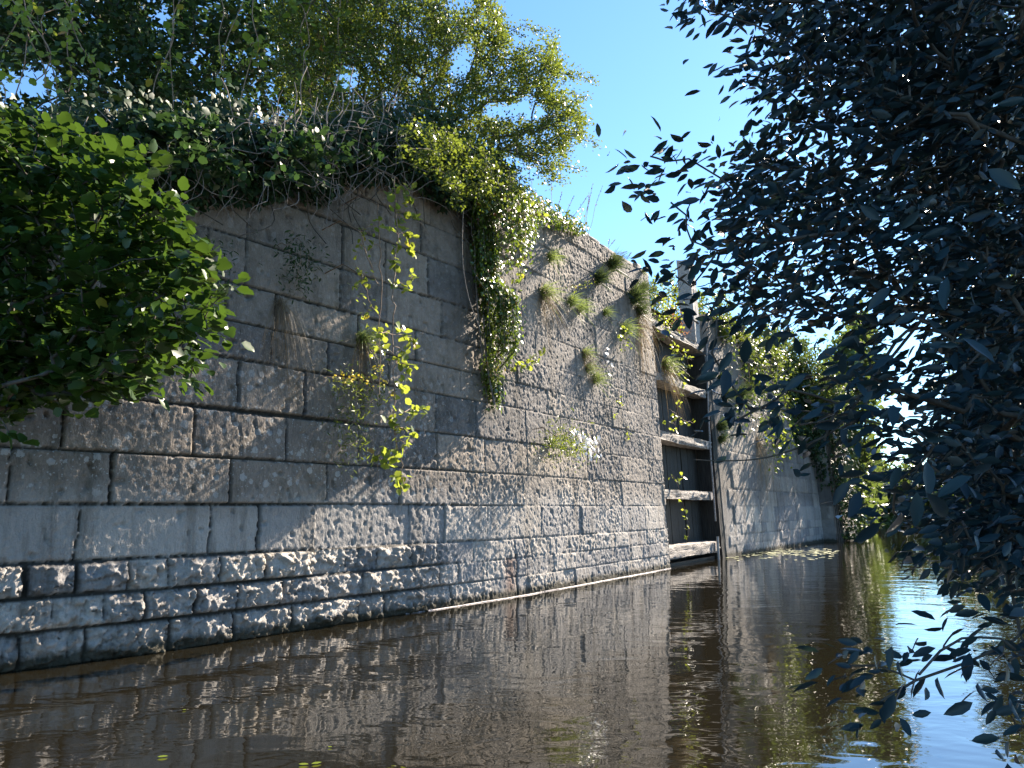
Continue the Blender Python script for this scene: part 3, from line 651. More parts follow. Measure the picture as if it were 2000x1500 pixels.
# --- bare hanging stems
def px_path(pts, off, s=None): return catmull(np.array([onwall(x, y, off) for x, y in pts]), 5)
bt = empty("bare_stem_tangle", tuple(onwall(620, 330, .4)), "tangle of bare pale dead stems hanging in front of the ivy", "dead stems")
paths = []
for (x0, y0, x1, y1) in ((660, 150, 622, 330), (668, 180, 628, 345), (690, 180, 636, 448), (640, 220, 634, 380), (620, 190, 610, 350), (575, 160, 572, 300), (600, 130, 560, 330), (720, 230, 668, 430), (530, 200, 545, 340),
                         (690, 130, 655, 300), (715, 180, 700, 260), (745, 180, 735, 400), (340, 240, 385, 350), (300, 350, 350, 240), (345, 250, 330, 380), (430, 150, 480, 300), (780, 230, 790, 380)):
    o = .5 + .25 * rng.random(); a = onwall(x0, y0, o); b_ = onwall(x1, y1, o - .1); paths.append((catmull(wiggle(a, b_, 6, .07), 3), np.linspace(.0065, .003, 16)))
for i in range(95):
    x = 480 + 330 * rng.random() ** .9; y = 190 + 200 * rng.random(); an = rng.normal() * .9 + (0 if rng.random() < .5 else 1.57); l = 30 + 90 * rng.random(); o = .35 + .35 * rng.random()
    a = onwall(x, y, o); b_ = onwall(x + math.cos(an) * l, y + math.sin(an) * l, o + .1 * rng.normal()); paths.append((catmull(wiggle(a, b_, 5, .16), 3), np.linspace(.006, .002, 13)))
for i in range(40):
    x = 90 + 450 * rng.random(); y = 200 + 200 * rng.random(); an = 1.57 + rng.normal() * .7; l = 50 + 90 * rng.random(); o = .35 + .3 * rng.random()
    try: a = onwall(x, y, o); b_ = onwall(x + math.cos(an) * l, y + math.sin(an) * l, o)
    except ValueError: continue
    paths.append((catmull(wiggle(a, b_, 5, .2), 3), np.linspace(.005, .002, 13)))
bt_o = link("stems", tubes("stems", paths, 5), M_twig, bt)

# --- ivy column on the bend of the wall
cpx = np.array([(925, 375, 26), (932, 430, 36), (938, 500, 38), (940, 560, 44), (945, 620, 46), (950, 670, 36), (958, 720, 34), (964, 770, 24), (968, 805, 8)], float)
cS = np.array([hit(a, b)[0] for a, b, c in cpx]); cZ = np.array([hit(a, b)[1] for a, b, c in cpx]); cW = cpx[:, 2] * .0036; cS = cS - .10
Pp = []; strands = []
o = np.argsort(cZ)
for i in range(40):
    w0 = rng.normal() * .12; of = .06 + .62 * rng.random() ** .8; zb = cZ.min() + (.0 if i < 5 else abs(rng.normal()) * 1.0 + .25 * abs(w0) / .2) + .5 * max(0, of - .5); zt1 = 6.0
    zz = np.arange(zb, zt1, .016); cc = np.interp(zz, cZ[o], cS[o]) + w0 * (.6 + .4 * np.clip((zz - zb) / 1.2, 0, 1)) + .08 * fbm(zz * 1.5, zz * 0 + i, 8, 3) * 2
    off = of * np.interp(zz, [2.6, 3.05, 3.3, 4.0, 4.3, 5.1, 5.5, 6.0], [.16, .22, .8, .9, .42, .38, .8, .7]) + .08 * fbm(zz * 2, zz * 0 + 2 * i, 18, 2)
    kp = vnoise(zz * 4.5, zz * 0 + i * 1.7, 12) > .30
    c_ = pos(cc, zz, off); strands.append((c_[::6], .004)); c_ = c_[kp]
    Pp.append(np.repeat(c_, 2, 0) + rng.normal(size=(len(c_) * 2, 3)) * .045 * (.4 + .9 * rng.random((len(c_) * 2, 1))))
Pp = np.concatenate(Pp); n = len(Pp); al, ou = frame(_off0 + 11)
ic = empty("ivy_column", tuple(pos(cS[-1], cZ.min())), "narrow hanging column of glossy ivy down the bend of the wall", "ivy")
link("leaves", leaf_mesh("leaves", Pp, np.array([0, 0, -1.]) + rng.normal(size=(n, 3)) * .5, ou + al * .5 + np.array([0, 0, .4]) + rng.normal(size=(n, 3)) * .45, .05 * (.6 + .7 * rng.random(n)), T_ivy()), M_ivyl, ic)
paths = [(px_path([(905, 400), (903, 500), (915, 580), (940, 650)], .5), .007), (px_path([(935, 360), (940, 520), (950, 700), (966, 790)], .12), .015), (px_path([(925, 380), (930, 560), (942, 700)], .1), .012)] + strands
link("stems", tubes("stems", paths, 6), M_twig, ic)

n = 3000; s_ = _off0 + 10.2 + rng.random(n) ** 1.3 * 3.4; dz = rng.random(n) ** 1.2 * (.25 + .75 * np.clip(1.2 - (s_ - _off0 - 10.6) / 2.2, 0, 1) * (vnoise(s_ * 5, s_ * 0, 33) + .2)); z_ = 6.14 - dz; o_ = rng.random(n) * .3 + .02 - (dz < .12) * rng.random(n) * .5
ie2 = empty("ivy_fringe", tuple(pos(_off0 + 11.5, 6.0)), "sunlit fringe of ivy and creeper along the coping right of the column", "ivy")
link("leaves", leaf_mesh("leaves", pos(s_, z_, o_), np.array([0, 0, -1.]) + rng.normal(size=(n, 3)) * .6, ou + np.array([0, 0, .5]) + rng.normal(size=(n, 3)) * .5, .05 * (.6 + .7 * rng.random(n)), T_ivy()), M_ivyl, ie2)
Pp = []; strands = []
for i in range(20):
    x0 = 972 + 95 * rng.random(); xe = 985 + 60 * rng.random(); y1 = 425 + 125 * rng.random() * (1 if abs(xe - 1015) < 25 else .4); of = .12 + .45 * rng.random()
    y0 = 335 + (x0 - 965) * .62; m_ = int((y1 - y0) / 2.2)
    if m_ < 6: continue
    t_ = np.linspace(0, 1, m_); xs_ = x0 + (xe - x0) * np.sqrt(t_) + 4 * np.sin(t_ * 6 + i)
    c_ = np.array([onwall(x, y0 + (y1 - y0) * q_, of) for x, q_ in zip(xs_, t_)]); strands.append((c_[::5], .004)); kp = vnoise(t_ * 9, t_ * 0 + i * 1.3, 14) > .33; c_ = c_[kp]
    Pp.append(np.repeat(c_, 2, 0) + rng.normal(size=(len(c_) * 2, 3)) * .05)
Pp = np.concatenate(Pp); n = len(Pp)
cv = empty("creeper_veil", tuple(onwall(1015, 400, .2)), "loose veil of small sunlit leaves hanging behind the bright yellow vine", "climber")
link("leaves", leaf_mesh("leaves", Pp, np.array([0, 0, -1.]) + rng.normal(size=(n, 3)) * .6, ou + np.array([0, 0, .5]) + rng.normal(size=(n, 3)) * .5, .05 * (.6 + .7 * rng.random(n)), T_ivy()), M_ivyl, cv)
link("stems", tubes("stems", strands, 4), M_stem, cv)
# --- bright leafy sprays hanging from the top
def spray(name, label, cat, stems, clusters, off, leaf, mat, tpl=None, nl=5, rad=.004, jit=.05, smat=None, flowers=None, group=None, per=None):
    """stems: list of pixel paths on the wall; clusters: (x, y) or automatic every few cm along the stems"""
    t = empty(name, tuple(onwall(*stems[0][0], off)), label, cat, group); paths = []; LP = []
    for st in stems:
        p = px_path(st, off); p = p + .01 * rng.normal(size=p.shape); paths.append((p, np.linspace(rad, rad * .5, len(p))))
        s0_, z0_ = hit(*st[0], off); rootp = pos(s0_, z0_ + .25 * off, -.02); paths.append(([rootp, .5 * (rootp + p[0]) + [0, 0, .2 * off], p[0]], rad))
        if per: LP += [p[i] for i in range(len(p)) for _ in range(per)]
    for c in clusters or []:
        p = onwall(c[0], c[1], off + .05 * rng.normal()); near = min((q for pp, _ in paths for q in pp), key=lambda q: np.linalg.norm(q - p))
        if np.linalg.norm(near - p) > .03: paths.append(([near, (near + p) / 2 + [0, 0, .02], p], rad * .5))
        LP += [p] * nl
    link("stems", tubes("stems", paths, 5), smat or M_stem, t)
    LP = np.array(LP) + rng.normal(size=(len(LP), 3)) * jit; al, ou = frame(hit(*stems[0][0])[0])
    D = rng.normal(size=LP.shape) * .8 + np.array([0, 0, -.25]) + ou * .25; Nn = np.array([0, 0, .7]) + ou * .5 + rng.normal(size=LP.shape) * .5
    link("leaves", leaf_mesh("leaves", LP, D, Nn, leaf * (.6 + .6 * rng.random(len(LP))), tpl or T_alder()), mat, t)
    if flowers:
        fp, fm, fs = flowers
        for x, y, k_, r_ in fp:
            for _ in range(k_):
                o = bpy.data.objects.new("flower", bloom(fm)); C.objects.link(o); o.parent = t; o.matrix_parent_inverse = Matrix.Translation(-t.location)
                o.location = onwall(x, y, off + .12) + rng.normal(size=3) * r_; o.scale = (fs * (.8 + .5 * rng.random()),) * 3
                o.rotation_euler = Vector(ou + np.array([-.1, -.3, .3]) + rng.normal(size=3) * .35).to_track_quat('Z', 'Y').to_euler()
    return t
_bl = {}
def bloom(mat):
    if mat.name not in _bl:
        V, Fs = T_petal(); me = mesh_np("flower", V, Fs, {"tint": ('FACE', np.full(10, .6))}); me.materials.append(mat); _bl[mat.name] = me
    return _bl[mat.name]
def T_petal():      # little five-rayed bloom
    V = [(0, 0, .1)]; 
    for i in range(10): a = i / 10 * 2 * math.pi; r_ = 1 if i % 2 == 0 else .55; V.append((r_ * math.cos(a), r_ * math.sin(a), 0))
    return np.array(V, float), [np.array([[0, 1 + i, 1 + (i + 1) % 10] for i in range(10)])]
spray("bramble_spray", "longest bramble stem hanging down the wall with bright yellow-green leaves", "bramble",
      [[(768, 345), (775, 420), (772, 520), (766, 600), (770, 690), (768, 770), (772, 850), (783, 900), (785, 945)]],
      [(782, 360), (795, 375), (765, 372), (800, 400), (770, 405), (790, 430), (810, 425), (760, 445), (785, 455), (800, 470), (772, 480), (765, 510), (800, 495), (795, 560), (775, 555), (805, 540), (745, 650), (800, 660), (785, 640), (808, 672), (790, 690), (775, 705), (800, 715), (745, 680),
       (790, 740), (775, 755), (760, 820), (790, 805), (810, 800), (825, 802), (780, 835), (775, 850), (800, 845), (790, 865), (735, 890), (750, 905), (770, 895), (755, 880), (780, 940), (770, 930), (790, 948)],
      0.8, .088, M_bram, nl=7, rad=.008, jit=.035)
spray("bramble_spray", "short bramble stem hanging left of the longest one, small green leaves", "bramble",
      [[(738, 400), (742, 480), (744, 580), (743, 680), (742, 770)], [(700, 450), (718, 500), (742, 560)], [(705, 540), (720, 585), (742, 620)]],
      [(700, 530), (712, 545), (695, 560), (718, 590), (710, 620), (735, 670), (742, 690), (738, 720), (745, 655), (725, 480), (735, 440), (700, 480), (715, 460)], .6, .058, M_bram, nl=8, rad=.007, jit=.045)
spray("hanging_vine", "trailing vine with bright yellow leaves right of the ivy column", "climber",
      [[(990, 330), (1005, 380), (1015, 430), (1018, 490), (1012, 545)], [(1035, 330), (1040, 390), (1038, 440)]],
      [(1000, 360), (1010, 380), (985, 372), (1020, 400), (1035, 410), (1010, 415), (1028, 425), (1045, 425), (1015, 430), (1000, 445), (1012, 460), (1020, 475), (1008, 485), (1022, 500), (1015, 520), (1020, 540), (1010, 548), (1000, 470), (1060, 430), (1030, 440), (1015, 408), (1022, 418), (1030, 432), (1018, 424), (1038, 420)], .25, .08, M_bram, nl=7, rad=.004, jit=.04)
spray("leafy_sprig", "small leafy sprig growing out sideways just right of the ivy column", "plant",
      [[(985, 740), (1005, 722), (1030, 705), (1055, 695)], [(1000, 728), (1015, 700)]], [(1000, 722), (1012, 710), (1025, 712), (1035, 700), (1048, 695), (1056, 690), (1020, 722), (1038, 715), (1050, 708)], .3, .085, M_bram, nl=4, rad=.004, jit=.025)
spray("ragwort_plant", "bushy plant with small yellow flowers hanging on the shaded wall", "plant",
      [[(720, 735), (690, 740), (655, 738), (632, 738)], [(710, 740), (690, 770), (680, 820), (672, 880)], [(725, 740), (730, 760), (745, 745)], [(700, 740), (700, 790), (695, 850)]],
      [(690, 745), (675, 755), (665, 740), (700, 765), (715, 755), (730, 750), (690, 790), (700, 800), (680, 820), (695, 835), (672, 850), (690, 860), (680, 880), (705, 775), (720, 770), (740, 760), (665, 870), (700, 880)],
      .2, .06, M_haw, T_oval(.11), nl=36, jit=.10, flowers=([(690, 735, 14, .03), (668, 738, 12, .03), (742, 722, 12, .03), (750, 745, 9, .03), (652, 738, 6, .02), (715, 742, 6, .03)], M_yel, .014))
spray("daisy_plant", "clump of green leaves and white daisies growing on the sunlit wall", "plant",
      [[(1085, 850), (1100, 850), (1130, 865), (1165, 885)], [(1085, 850), (1095, 870), (1110, 885)], [(1085, 850), (1110, 845), (1140, 860)]],
      [(1092, 845), (1100, 852), (1110, 860), (1085, 860), (1098, 872), (1112, 875), (1120, 868), (1085, 875), (1128, 880)], .40, .07, M_haw, T_oval(.13), nl=60, jit=.14,
      flowers=([(1130, 850, 5, .04), (1142, 860, 8, .05), (1155, 870, 10, .06), (1165, 885, 8, .05), (1145, 880, 5, .05), (1160, 860, 5, .04), (1120, 845, 5, .05), (1150, 895, 4, .05)], M_white, .042))
spray("daisy_plant", "sparse white daisies high on the wall below the grass tufts", "plant", [[(1165, 690), (1180, 705), (1198, 730)]], [(1170, 700), (1185, 715)], .12, .03, M_bram, T_oval(.14), nl=5, jit=.04,
      flowers=([(1186, 690, 3, .03), (1190, 712, 3, .04), (1197, 730, 2, .03)], M_white, .035))
for lab, pts, pp in (("small green plant on the wall low beside the gate, upper one of three", [(1212, 770), (1212, 790)], [(1210, 775), (1214, 792), (1208, 785)]),
                     ("small green plant on the wall low beside the gate, middle one of three", [(1198, 805), (1200, 815)], [(1198, 808), (1202, 812)]),
                     ("small plant with orange leaf on the wall low beside the gate, lowest one of three", [(1226, 838), (1224, 862)], [(1226, 842), (1222, 860), (1226, 852)])):
    spray("wall_plant", lab, "plant", [pts], pp, .07, .04, M_bram, nl=6, jit=.025)
spray("bramble_spray", "bramble with yellow-green leaves hanging below the dark tuft near the wall corner", "bramble", [[(1215, 630), (1222, 655), (1218, 690)]], [(1215, 640), (1225, 650), (1218, 665), (1228, 672), (1216, 685), (1205, 655)], .22, .06, M_bram, nl=6, jit=.04)
spray("toadflax_plant", "low green plant with tiny yellow flowers left of the highest dark tuft", "plant", [[(1125, 562), (1140, 550), (1160, 545)], [(1140, 565), (1150, 550)]], [(1130, 558), (1142, 552), (1150, 560), (1160, 548), (1120, 568)], .15, .05, M_bram, T_oval(.1), nl=12, jit=.06,
      flowers=([(1122, 560, 5, .03)], M_yel, .018))
spray("ivy_patch", "flat patch of dark green plants on the shaded wall under the ivy", "ivy", [[(590, 470), (585, 510), (580, 560)], [(560, 480), (575, 520)]],
      [(570, 480), (585, 495), (600, 500), (575, 515), (590, 520), (605, 515), (580, 540), (595, 545), (575, 560), (560, 500)], .16, .06, M_dark, T_oval(.16), nl=34, jit=.10)
spray("fern_patch", "small clump of ferny leaves beside the alder bush on the shaded wall", "plant", [[(410, 480), (425, 520), (420, 560)]], [(415, 490), (425, 505), (430, 520), (418, 535), (410, 550), (428, 545)], .12, .06, M_dark, T_oval(.14), nl=24, jit=.08)

# --- grass tufts on the wall
def blades(n, L_, w_, drop, out, spread, seed, up=.3):
    r = np.random.default_rng(seed); m = 6; t = np.linspace(0, 1, m); V = []; Fc = []; ti = []
    for i in range(n):
        az = r.normal() * spread; d = unit(np.array([math.sin(az), out * (.4 + .8 * r.random()), up + r.normal() * .45])); l = L_ * (.5 + .7 * r.random())
        p = np.outer(t, d) * l; p[:, 2] -= drop * l * t ** 2 * (.5 + r.random()); p += r.normal(size=3) * L_ * .1 * np.array([1, .3, 1])
        sdv = unit(np.cross(d, r.normal(size=3))); wv_ = w_ * (1 - t ** 1.5 * .95)
        b = len(V) * 2 * m; V.append(np.concatenate([p + sdv * wv_[:, None], p - sdv * wv_[:, None]]))
        Fc.append(np.array([[b + j, b + j + 1, b + m + j + 1, b + m + j] for j in range(m - 1)])); ti += [r.random()] * (m - 1)
    return mesh_np("blades", np.concatenate(V), np.concatenate(Fc), {"tint": ('FACE', np.array(ti))})
TG = {"green": blades(150, .34, .0035, .5, .9, .8, 1, .6), "spiky": blades(260, .30, .004, .15, 1.0, .9, 2, .5), "dry": blades(120, .36, .003, 1.3, .6, .6, 3, .1), "drip": blades(90, .42, .0022, 2.2, .35, .35, 4, -.1)}
TM = {"green": M_grass, "spiky": M_gdark, "dry": M_dry, "drip": M_dry}
for k_ in TG: TG[k_].materials.append(TM[k_])
def tuft(px, py, kind, sc, label, off=.0, dead=None, cat="grass", grp="grass tufts on the wall"):
    s, z = hit(px, py); al, ou = frame(s); p = pos(s, z, off); t = empty("grass_tuft", tuple(p), label, cat, grp)
    t.rotation_euler = (0, 0, math.atan2(al[1], al[0]) + math.pi); t.scale = (sc * 1.25,) * 3
    # local +Y must point out of the wall
    t.rotation_euler = (0, 0, math.atan2(ou[1], ou[0]) - math.pi / 2)
    o = bpy.data.objects.new("blades", TG[kind]); C.objects.link(o); o.parent = t; o.rotation_euler = (0, rng.normal() * .15, 0)
    if dead:
        o = bpy.data.objects.new("dead_blades", TG[dead]); C.objects.link(o); o.parent = t; o.rotation_euler = (0, rng.normal() * .15, 0)
    return t
tuft(1060, 575, "green", 1.0, "grass tuft with brown hanging base, uppermost left of the sunlit wall tufts", dead="dry")
tuft(1112, 592, "green", .9, "pale green grass tuft left of two close together on the wall")
tuft(1132, 604, "green", .8, "yellowish grass tuft right of two close together on the wall")
tuft(1180, 612, "green", .65, "small thin grass tuft between the pale tufts and the dark dome")
tuft(1192, 520, "spiky", 1.2, "dark spiky grass tuft under the wall top near the corner")
tuft(1165, 548, "spiky", 1.0, "blue-green spiky tuft next to the yellow toadflax")
tuft(1232, 585, "spiky", 1.5, "largest dark dome-shaped tuft near the wall corner")
tuft(1252, 565, "spiky", .8, "small dark tuft right above the large dome at the wall corner")
tuft(1245, 610, "spiky", 1.0, "dark tuft directly below the large dome at the wall corner", dead="dry")
tuft(1215, 645, "green", 1.1, "loose green grass tuft above the bramble near the wall corner")
tuft(1248, 640, "drip", 1.1, "brown beard of dead grass hanging at the wall corner")
tuft(1140, 692, "green", .7, "thin dry grass tuft in the middle of the sunlit wall", dead="dry")
tuft(1146, 722, "green", .7, "wispy green tuft just under the thin dry one")
tuft(1160, 742, "green", .85, "pale green grass tuft lowest in the middle of the sunlit wall")
tuft(1072, 505, "green", .8, "wispy grass tuft under the wall top right of the hanging vine")
tuft(545, 590, "drip", .7, "straw-coloured dead grass hanging from a joint of the shaded wall")
tuft(705, 665, "drip", .8, "brown dead grass clump above the yellow flowers on the shaded wall", dead="green")
tuft(1255, 530, "green", .5, "tiny tuft in the coping joint at the wall corner")
tuft(1075, 865, "green", .6, "fine grass at the left edge of the daisy clump")
tuft(1450, 690, "spiky", 1.3, "round grey-green tuft high on the far wall next to the gate", grp="tufts on the far wall")
tuft(1415, 775, "spiky", 1.1, "round tuft on the far wall just right of the iron rod", grp="tufts on the far wall")
tuft(1440, 775, "spiky", 1.6, "largest round tuft on the far wall", grp="tufts on the far wall")
tuft(1405, 740, "spiky", 1.0, "dark tuft on the far wall closest to the gate", grp="tufts on the far wall")
tuft(1403, 835, "spiky", 1.2, "dark tuft low on the far wall beside the rod", grp="tufts on the far wall")
tuft(1405, 860, "spiky", .9, "lowest dark tuft on the far wall beside the rod", grp="tufts on the far wall")
tuft(1478, 860, "drip", 1.2, "brown beard of dry grass hanging on the far wall", grp="tufts on the far wall")
# tall grass stalks and dry flower stems on the coping
def stalks(label, pts, cat="grass"):
    s, z = hit(*pts[0][0]); t = empty("grass_stalks", tuple(pos(s, z, -.1)), label, cat, "grass stalks on the coping"); paths = []; HP = []; HD = []
    for a, b_ in pts:
        s0, z0 = hit(*a); p0 = pos(s0, min(z0, 6.1), -.15); d = np.linalg.norm(p0[:2]); p1 = at(b_[0], b_[1], p0[1]); w_ = catmull(wiggle(p0, p1, 4, .04), 4); paths.append((w_, .0035))
        for q_ in w_[-5:]:
            for _ in range(3): HP.append(q_); HD.append(unit(p1 - p0) + rng.normal(size=3) * .3)
    link("stems", tubes("stems", paths, 4), M_dry_s, t); link("seed_heads", leaf_mesh("seed_heads", HP, HD, rng.normal(size=(len(HP), 3)), .045, T_kite(.12)), M_dry, t)
M_dry_s = plain_mat("dry_stalk", (.22, .17, .09), (.36, .29, .16), 30, .8, .2, .002)
stalks("four tall straight grass stalks on the coping against the sky", [((1150, 452), (1152, 385)), ((1152, 455), (1157, 362)), ((1158, 458), (1176, 366)), ((1156, 456), (1150, 380))])
stalks("bent thin grass stalks on the coping nearest the hawthorn", [((1098, 420), (1078, 355)), ((1110, 425), (1120, 385)), ((1118, 430), (1146, 385)), ((1095, 415), (1097, 378))])
stalks("short seedy stalks on the coping left of the wall corner", [((1195, 485), (1200, 470)), ((1205, 492), (1222, 492)), ((1200, 488), (1190, 470)), ((1230, 512), (1232, 495))])
spray("ragwort_plant", "withered yellow ragwort on the upper edge of the sunlit wall", "plant", [[(1100, 440), (1112, 430), (1120, 415)], [(1118, 425), (1138, 405)]], [(1110, 435), (1116, 428), (1105, 442)], .08, .035, M_bram, nl=8, jit=.04,
      flowers=([(1112, 435, 14, .05), (1136, 412, 10, .05), (1130, 425, 8, .04)], M_yel, .02))

# --- plants growing on the gate
spray("bramble_spray", "bramble hanging down over the front of the gate beams", "bramble",
      [[(1300, 640), (1312, 680), (1322, 720), (1325, 780), (1318, 830)], [(1300, 650), (1330, 690), (1352, 705)], [(1310, 800), (1335, 820), (1355, 826)]],
      [(1312, 668), (1325, 680), (1335, 690), (1345, 695), (1315, 690), (1330, 705), (1345, 715), (1322, 730), (1335, 745), (1325, 770), (1328, 790), (1315, 812), (1310, 825), (1320, 838), (1335, 822), (1350, 826), (1305, 640), (1295, 625), (1322, 640)], .02, .085, M_bram, nl=5, jit=.05)
spray("bramble_spray", "single thin bramble strand over the two lowest gate beams", "bramble",
      [[(1315, 930), (1328, 960), (1338, 1000), (1345, 1030), (1342, 1060)]], [(1312, 932), (1325, 935), (1332, 930), (1320, 940), (1330, 978), (1338, 995), (1342, 1012), (1345, 1030), (1343, 1048)], .02, .08, M_bram, nl=3, jit=.025)
spray("climbing_plant", "mass of sunlit creeper spilling over the top beam of the gate", "climber",
      [[(1275, 560), (1290, 600), (1310, 635)], [(1290, 575), (1310, 600), (1325, 632)], [(1275, 590), (1280, 620), (1290, 645)]],
      [(1275 + 50 * a, 560 + 85 * b_) for a, b_ in np.random.default_rng(5).random((34, 2)) if b_ > a * .55 - .1], -.15, .055, M_bram, nl=14, jit=.12, rad=.006)
t_ = spray("dead_fern", "rusty brown dead fern on top of the gate beside the post", "fern", [[(1318, 625), (1330, 635), (1340, 650)]], [(1312, 610), (1322, 618), (1330, 628), (1337, 640), (1318, 632), (1326, 640), (1334, 652), (1305, 615)], -.15, .09, M_rust, T_oval(.08), nl=18, jit=.10)
t_ = tuft(1303, 715, "green", 1.3, "tall grass standing on the second gate beam", off=-.1, grp="grass on the gate", dead="dry"); t_.rotation_euler.z += .2
# bushes on the land behind the gate and far wall
def bush(label, px_poly, dep, n, leaf, mat, nl=26, root=None, name="bush", cat="bush", sp=.3, grp="bushes behind the lock"):
    q = sample_poly(px_poly, n); a = [at(x, y, dep + rng.normal() * .5) for x, y in q]
    cx = np.mean([p[0] for p in px_poly]); r_ = at(cx, 0, dep); r_[2] = 5.8 if root is None else root
    return tree_thing(name, label, cat, r_, a, T_lobed(), mat, leaf, nl, sp, .004, ("branches", "foliage"), group=grp)
bush("light green bush behind the wall corner, left of the gate post", [(1268, 640), (1266, 560), (1285, 545), (1310, 530), (1345, 555), (1350, 640)], 19.5, 90, .09, M_haw)
bush("green bush behind the gate, right of the tall post", [(1360, 650), (1362, 560), (1385, 590), (1410, 560), (1430, 600), (1420, 670)], 22, 70, .10, M_haw)
bush("bushy creeper along the top of the far wall", [(1425, 690), (1450, 655), (1500, 640), (1560, 660), (1610, 690), (1650, 740), (1650, 820), (1600, 800), (1540, 740), (1480, 705)], 25.5, 260, .13, M_bg, 30, sp=.5)
# creeper hanging down the far wall
spray("hanging_creeper", "yellow-leaved creeper hanging on the middle of the far wall", "climber", [[(1520, 780), (1520, 840), (1515, 900)], [(1540, 790), (1535, 860), (1528, 910)]], [(1505 + 45 * a, 820 + 95 * b_) for a, b_ in np.random.default_rng(8).random((24, 2))], .3, .11, M_bram, nl=9, jit=.14, rad=.01)
spray("hanging_creeper", "green creeper hanging from the top of the far wall next to the gate", "climber", [[(1460, 700), (1465, 760), (1470, 850)], [(1480, 700), (1485, 800)], [(1500, 720), (1495, 820)]], [(1440 + 90 * a, 690 + 150 * b_ ** 1.5) for a, b_ in np.random.default_rng(9).random((60, 2))], .25, .10, M_bg, nl=12, jit=.2, rad=.01)
n = 7500; s_ = S_J2 + .5 + rng.random(n) * (S_END - S_J2 - .5); dz = rng.random(n) ** 1.3 * (.25 + 2.6 * np.clip(vnoise(s_ * 1.7, s_ * 0, 43) - .25, 0, 1) * np.clip((s_ - S_J2) / 3, .35, 1.3)); z_ = 6.3 - dz; o_ = rng.random(n) ** 1.5 * .3 + .03 - (dz < .3) * rng.random(n) * .7
fe = empty("creeper_fringe", tuple(pos(S_J2 + 3, 6.0)), "sunlit creeper hanging in uneven tongues over the top of the far wall", "climber"); al, ou = frame(S_J2 + 3)
link("leaves", leaf_mesh("leaves", pos(s_, z_, o_), np.array([0, 0, -1.]) + rng.normal(size=(n, 3)) * .7, ou + np.array([0, 0, .5]) + rng.normal(size=(n, 3)) * .6, .085 * (.6 + .7 * rng.random(n)), T_ivy()), M_haw, fe)
sE = S_END
n = 6000; s_ = sE - 2.8 + rng.random(n) * 5; z_ = 5.9 - rng.random(n) ** 1.3 * (1.9 + 1.5 * vnoise(s_ * 2, s_ * 0, 4) + 2.3 * np.clip(s_ - sE + .6, 0, 2)); o_ = rng.random(n) * .35 * np.clip((s_ - sE + 3) / 2, .2, 2) + np.where(s_ > sE, PR, .0)
z_ = np.maximum(z_, .15)
ie = empty("ivy_mass", tuple(pos(sE, 3., .5)), "heavy ivy mass covering the far end pier of the wall", "ivy")
al, ou = frame(sE)
link("leaves", leaf_mesh("leaves", pos(s_, z_, o_), np.array([0, 0, -1.]) + rng.normal(size=(n, 3)) * .6, ou - al * .3 + np.array([0, 0, .6]) + rng.normal(size=(n, 3)) * .5, .13 * (.6 + .7 * rng.random(n)), T_ivy()), M_ivy, ie)
link("stems", tubes("stems", [(np.array([pos(sE + .1 + .3 * i, z, PR + .06) for z in (0, 1.5, 3, 4.5, 5.6)]), .03) for i in range(4)], 6), M_bark, ie)
# background trees over the far banks
def bgtree(label, poly, dep, n, leaf, rootxy=None, mat=M_bg, name="background_tree", nl=30, sp=1.1):
    q = sample_poly(poly, n); nzv = vnoise(q[:, 0] / 22, q[:, 1] / 18, int(dep * 7)); q = q[nzv > .2]
    a = [at(x, y, dep + rng.normal() * 1.6) for x, y in q]; cx = np.mean([p[0] for p in poly]); r_ = at(cx, 900, dep); r_[2] = .6
    return tree_thing(name, label, "tree", r_, a, T_kite(.34), mat, leaf, nl, sp, .02, ("trunk", "crown"), group="trees beyond the water", maxlink=3)
bgtree("tall leafy tree past the end of the far wall", [(1600, 1045), (1600, 800), (1620, 700), (1680, 620), (1710, 660), (1700, 760), (1690, 830), (1695, 900), (1710, 1040)], 34, 330, .30)
bgtree("low leafy tree at the waterside left of the sky gap", [(1690, 1040), (1695, 870), (1715, 900), (1740, 925), (1790, 910), (1815, 1038)], 48, 160, .36)
bgtree("low dark tree in the middle of the far bank", [(1800, 1042), (1805, 915), (1850, 880), (1910, 870), (1925, 1042)], 46, 200, .36)
bgtree("tall tree on the right bank behind the willow", [(1880, 1050), (1890, 880), (1880, 700), (1960, 560), (2100, 500), (2200, 700), (2200, 1060)], 30, 420, .30)
bgtree("tree on the right bank further off", [(2180, 1055), (2190, 600), (2300, 420), (2500, 500), (2600, 1060)], 26, 300, .28)
# low water weeds at the foot of the far wall
pads = empty("water_weed", tuple(at(1500, 1082, 19.)), "thin floating mat of pale weed in front of the far wall", "water weed")
def flat(px, py, z=.006): r = ray(px, py); t = (z - CAMH) / r[2]; return r * t + [0, 0, CAMH]
LP = []
for i in range(420):
    x = 1415 + 215 * rng.random(); y = 1079 + 6 * rng.normal() * .55 + (1415 - x) * .008 + (0 if rng.random() < .8 else 14 * rng.random()); LP.append(flat(x, y, .004 + .006 * rng.random()))
LP = np.array(LP); LP[:, 2] = .004 + .004 * rng.random(len(LP))
M_weed = leaf_mat("pale_floating_weed", (.16, .20, .07), (.42, .42, .24), (.3, .35, .1), .1, .5)
link("floating_leaves", leaf_mesh("floating_leaves", LP, rng.normal(size=(len(LP), 3)) * np.array([1, 1, .02]), np.array([0, 0, 1.]) + 0 * LP, .13 * (.4 + rng.random(len(LP))), T_oval(.25, .0, .0)), M_weed, pads)
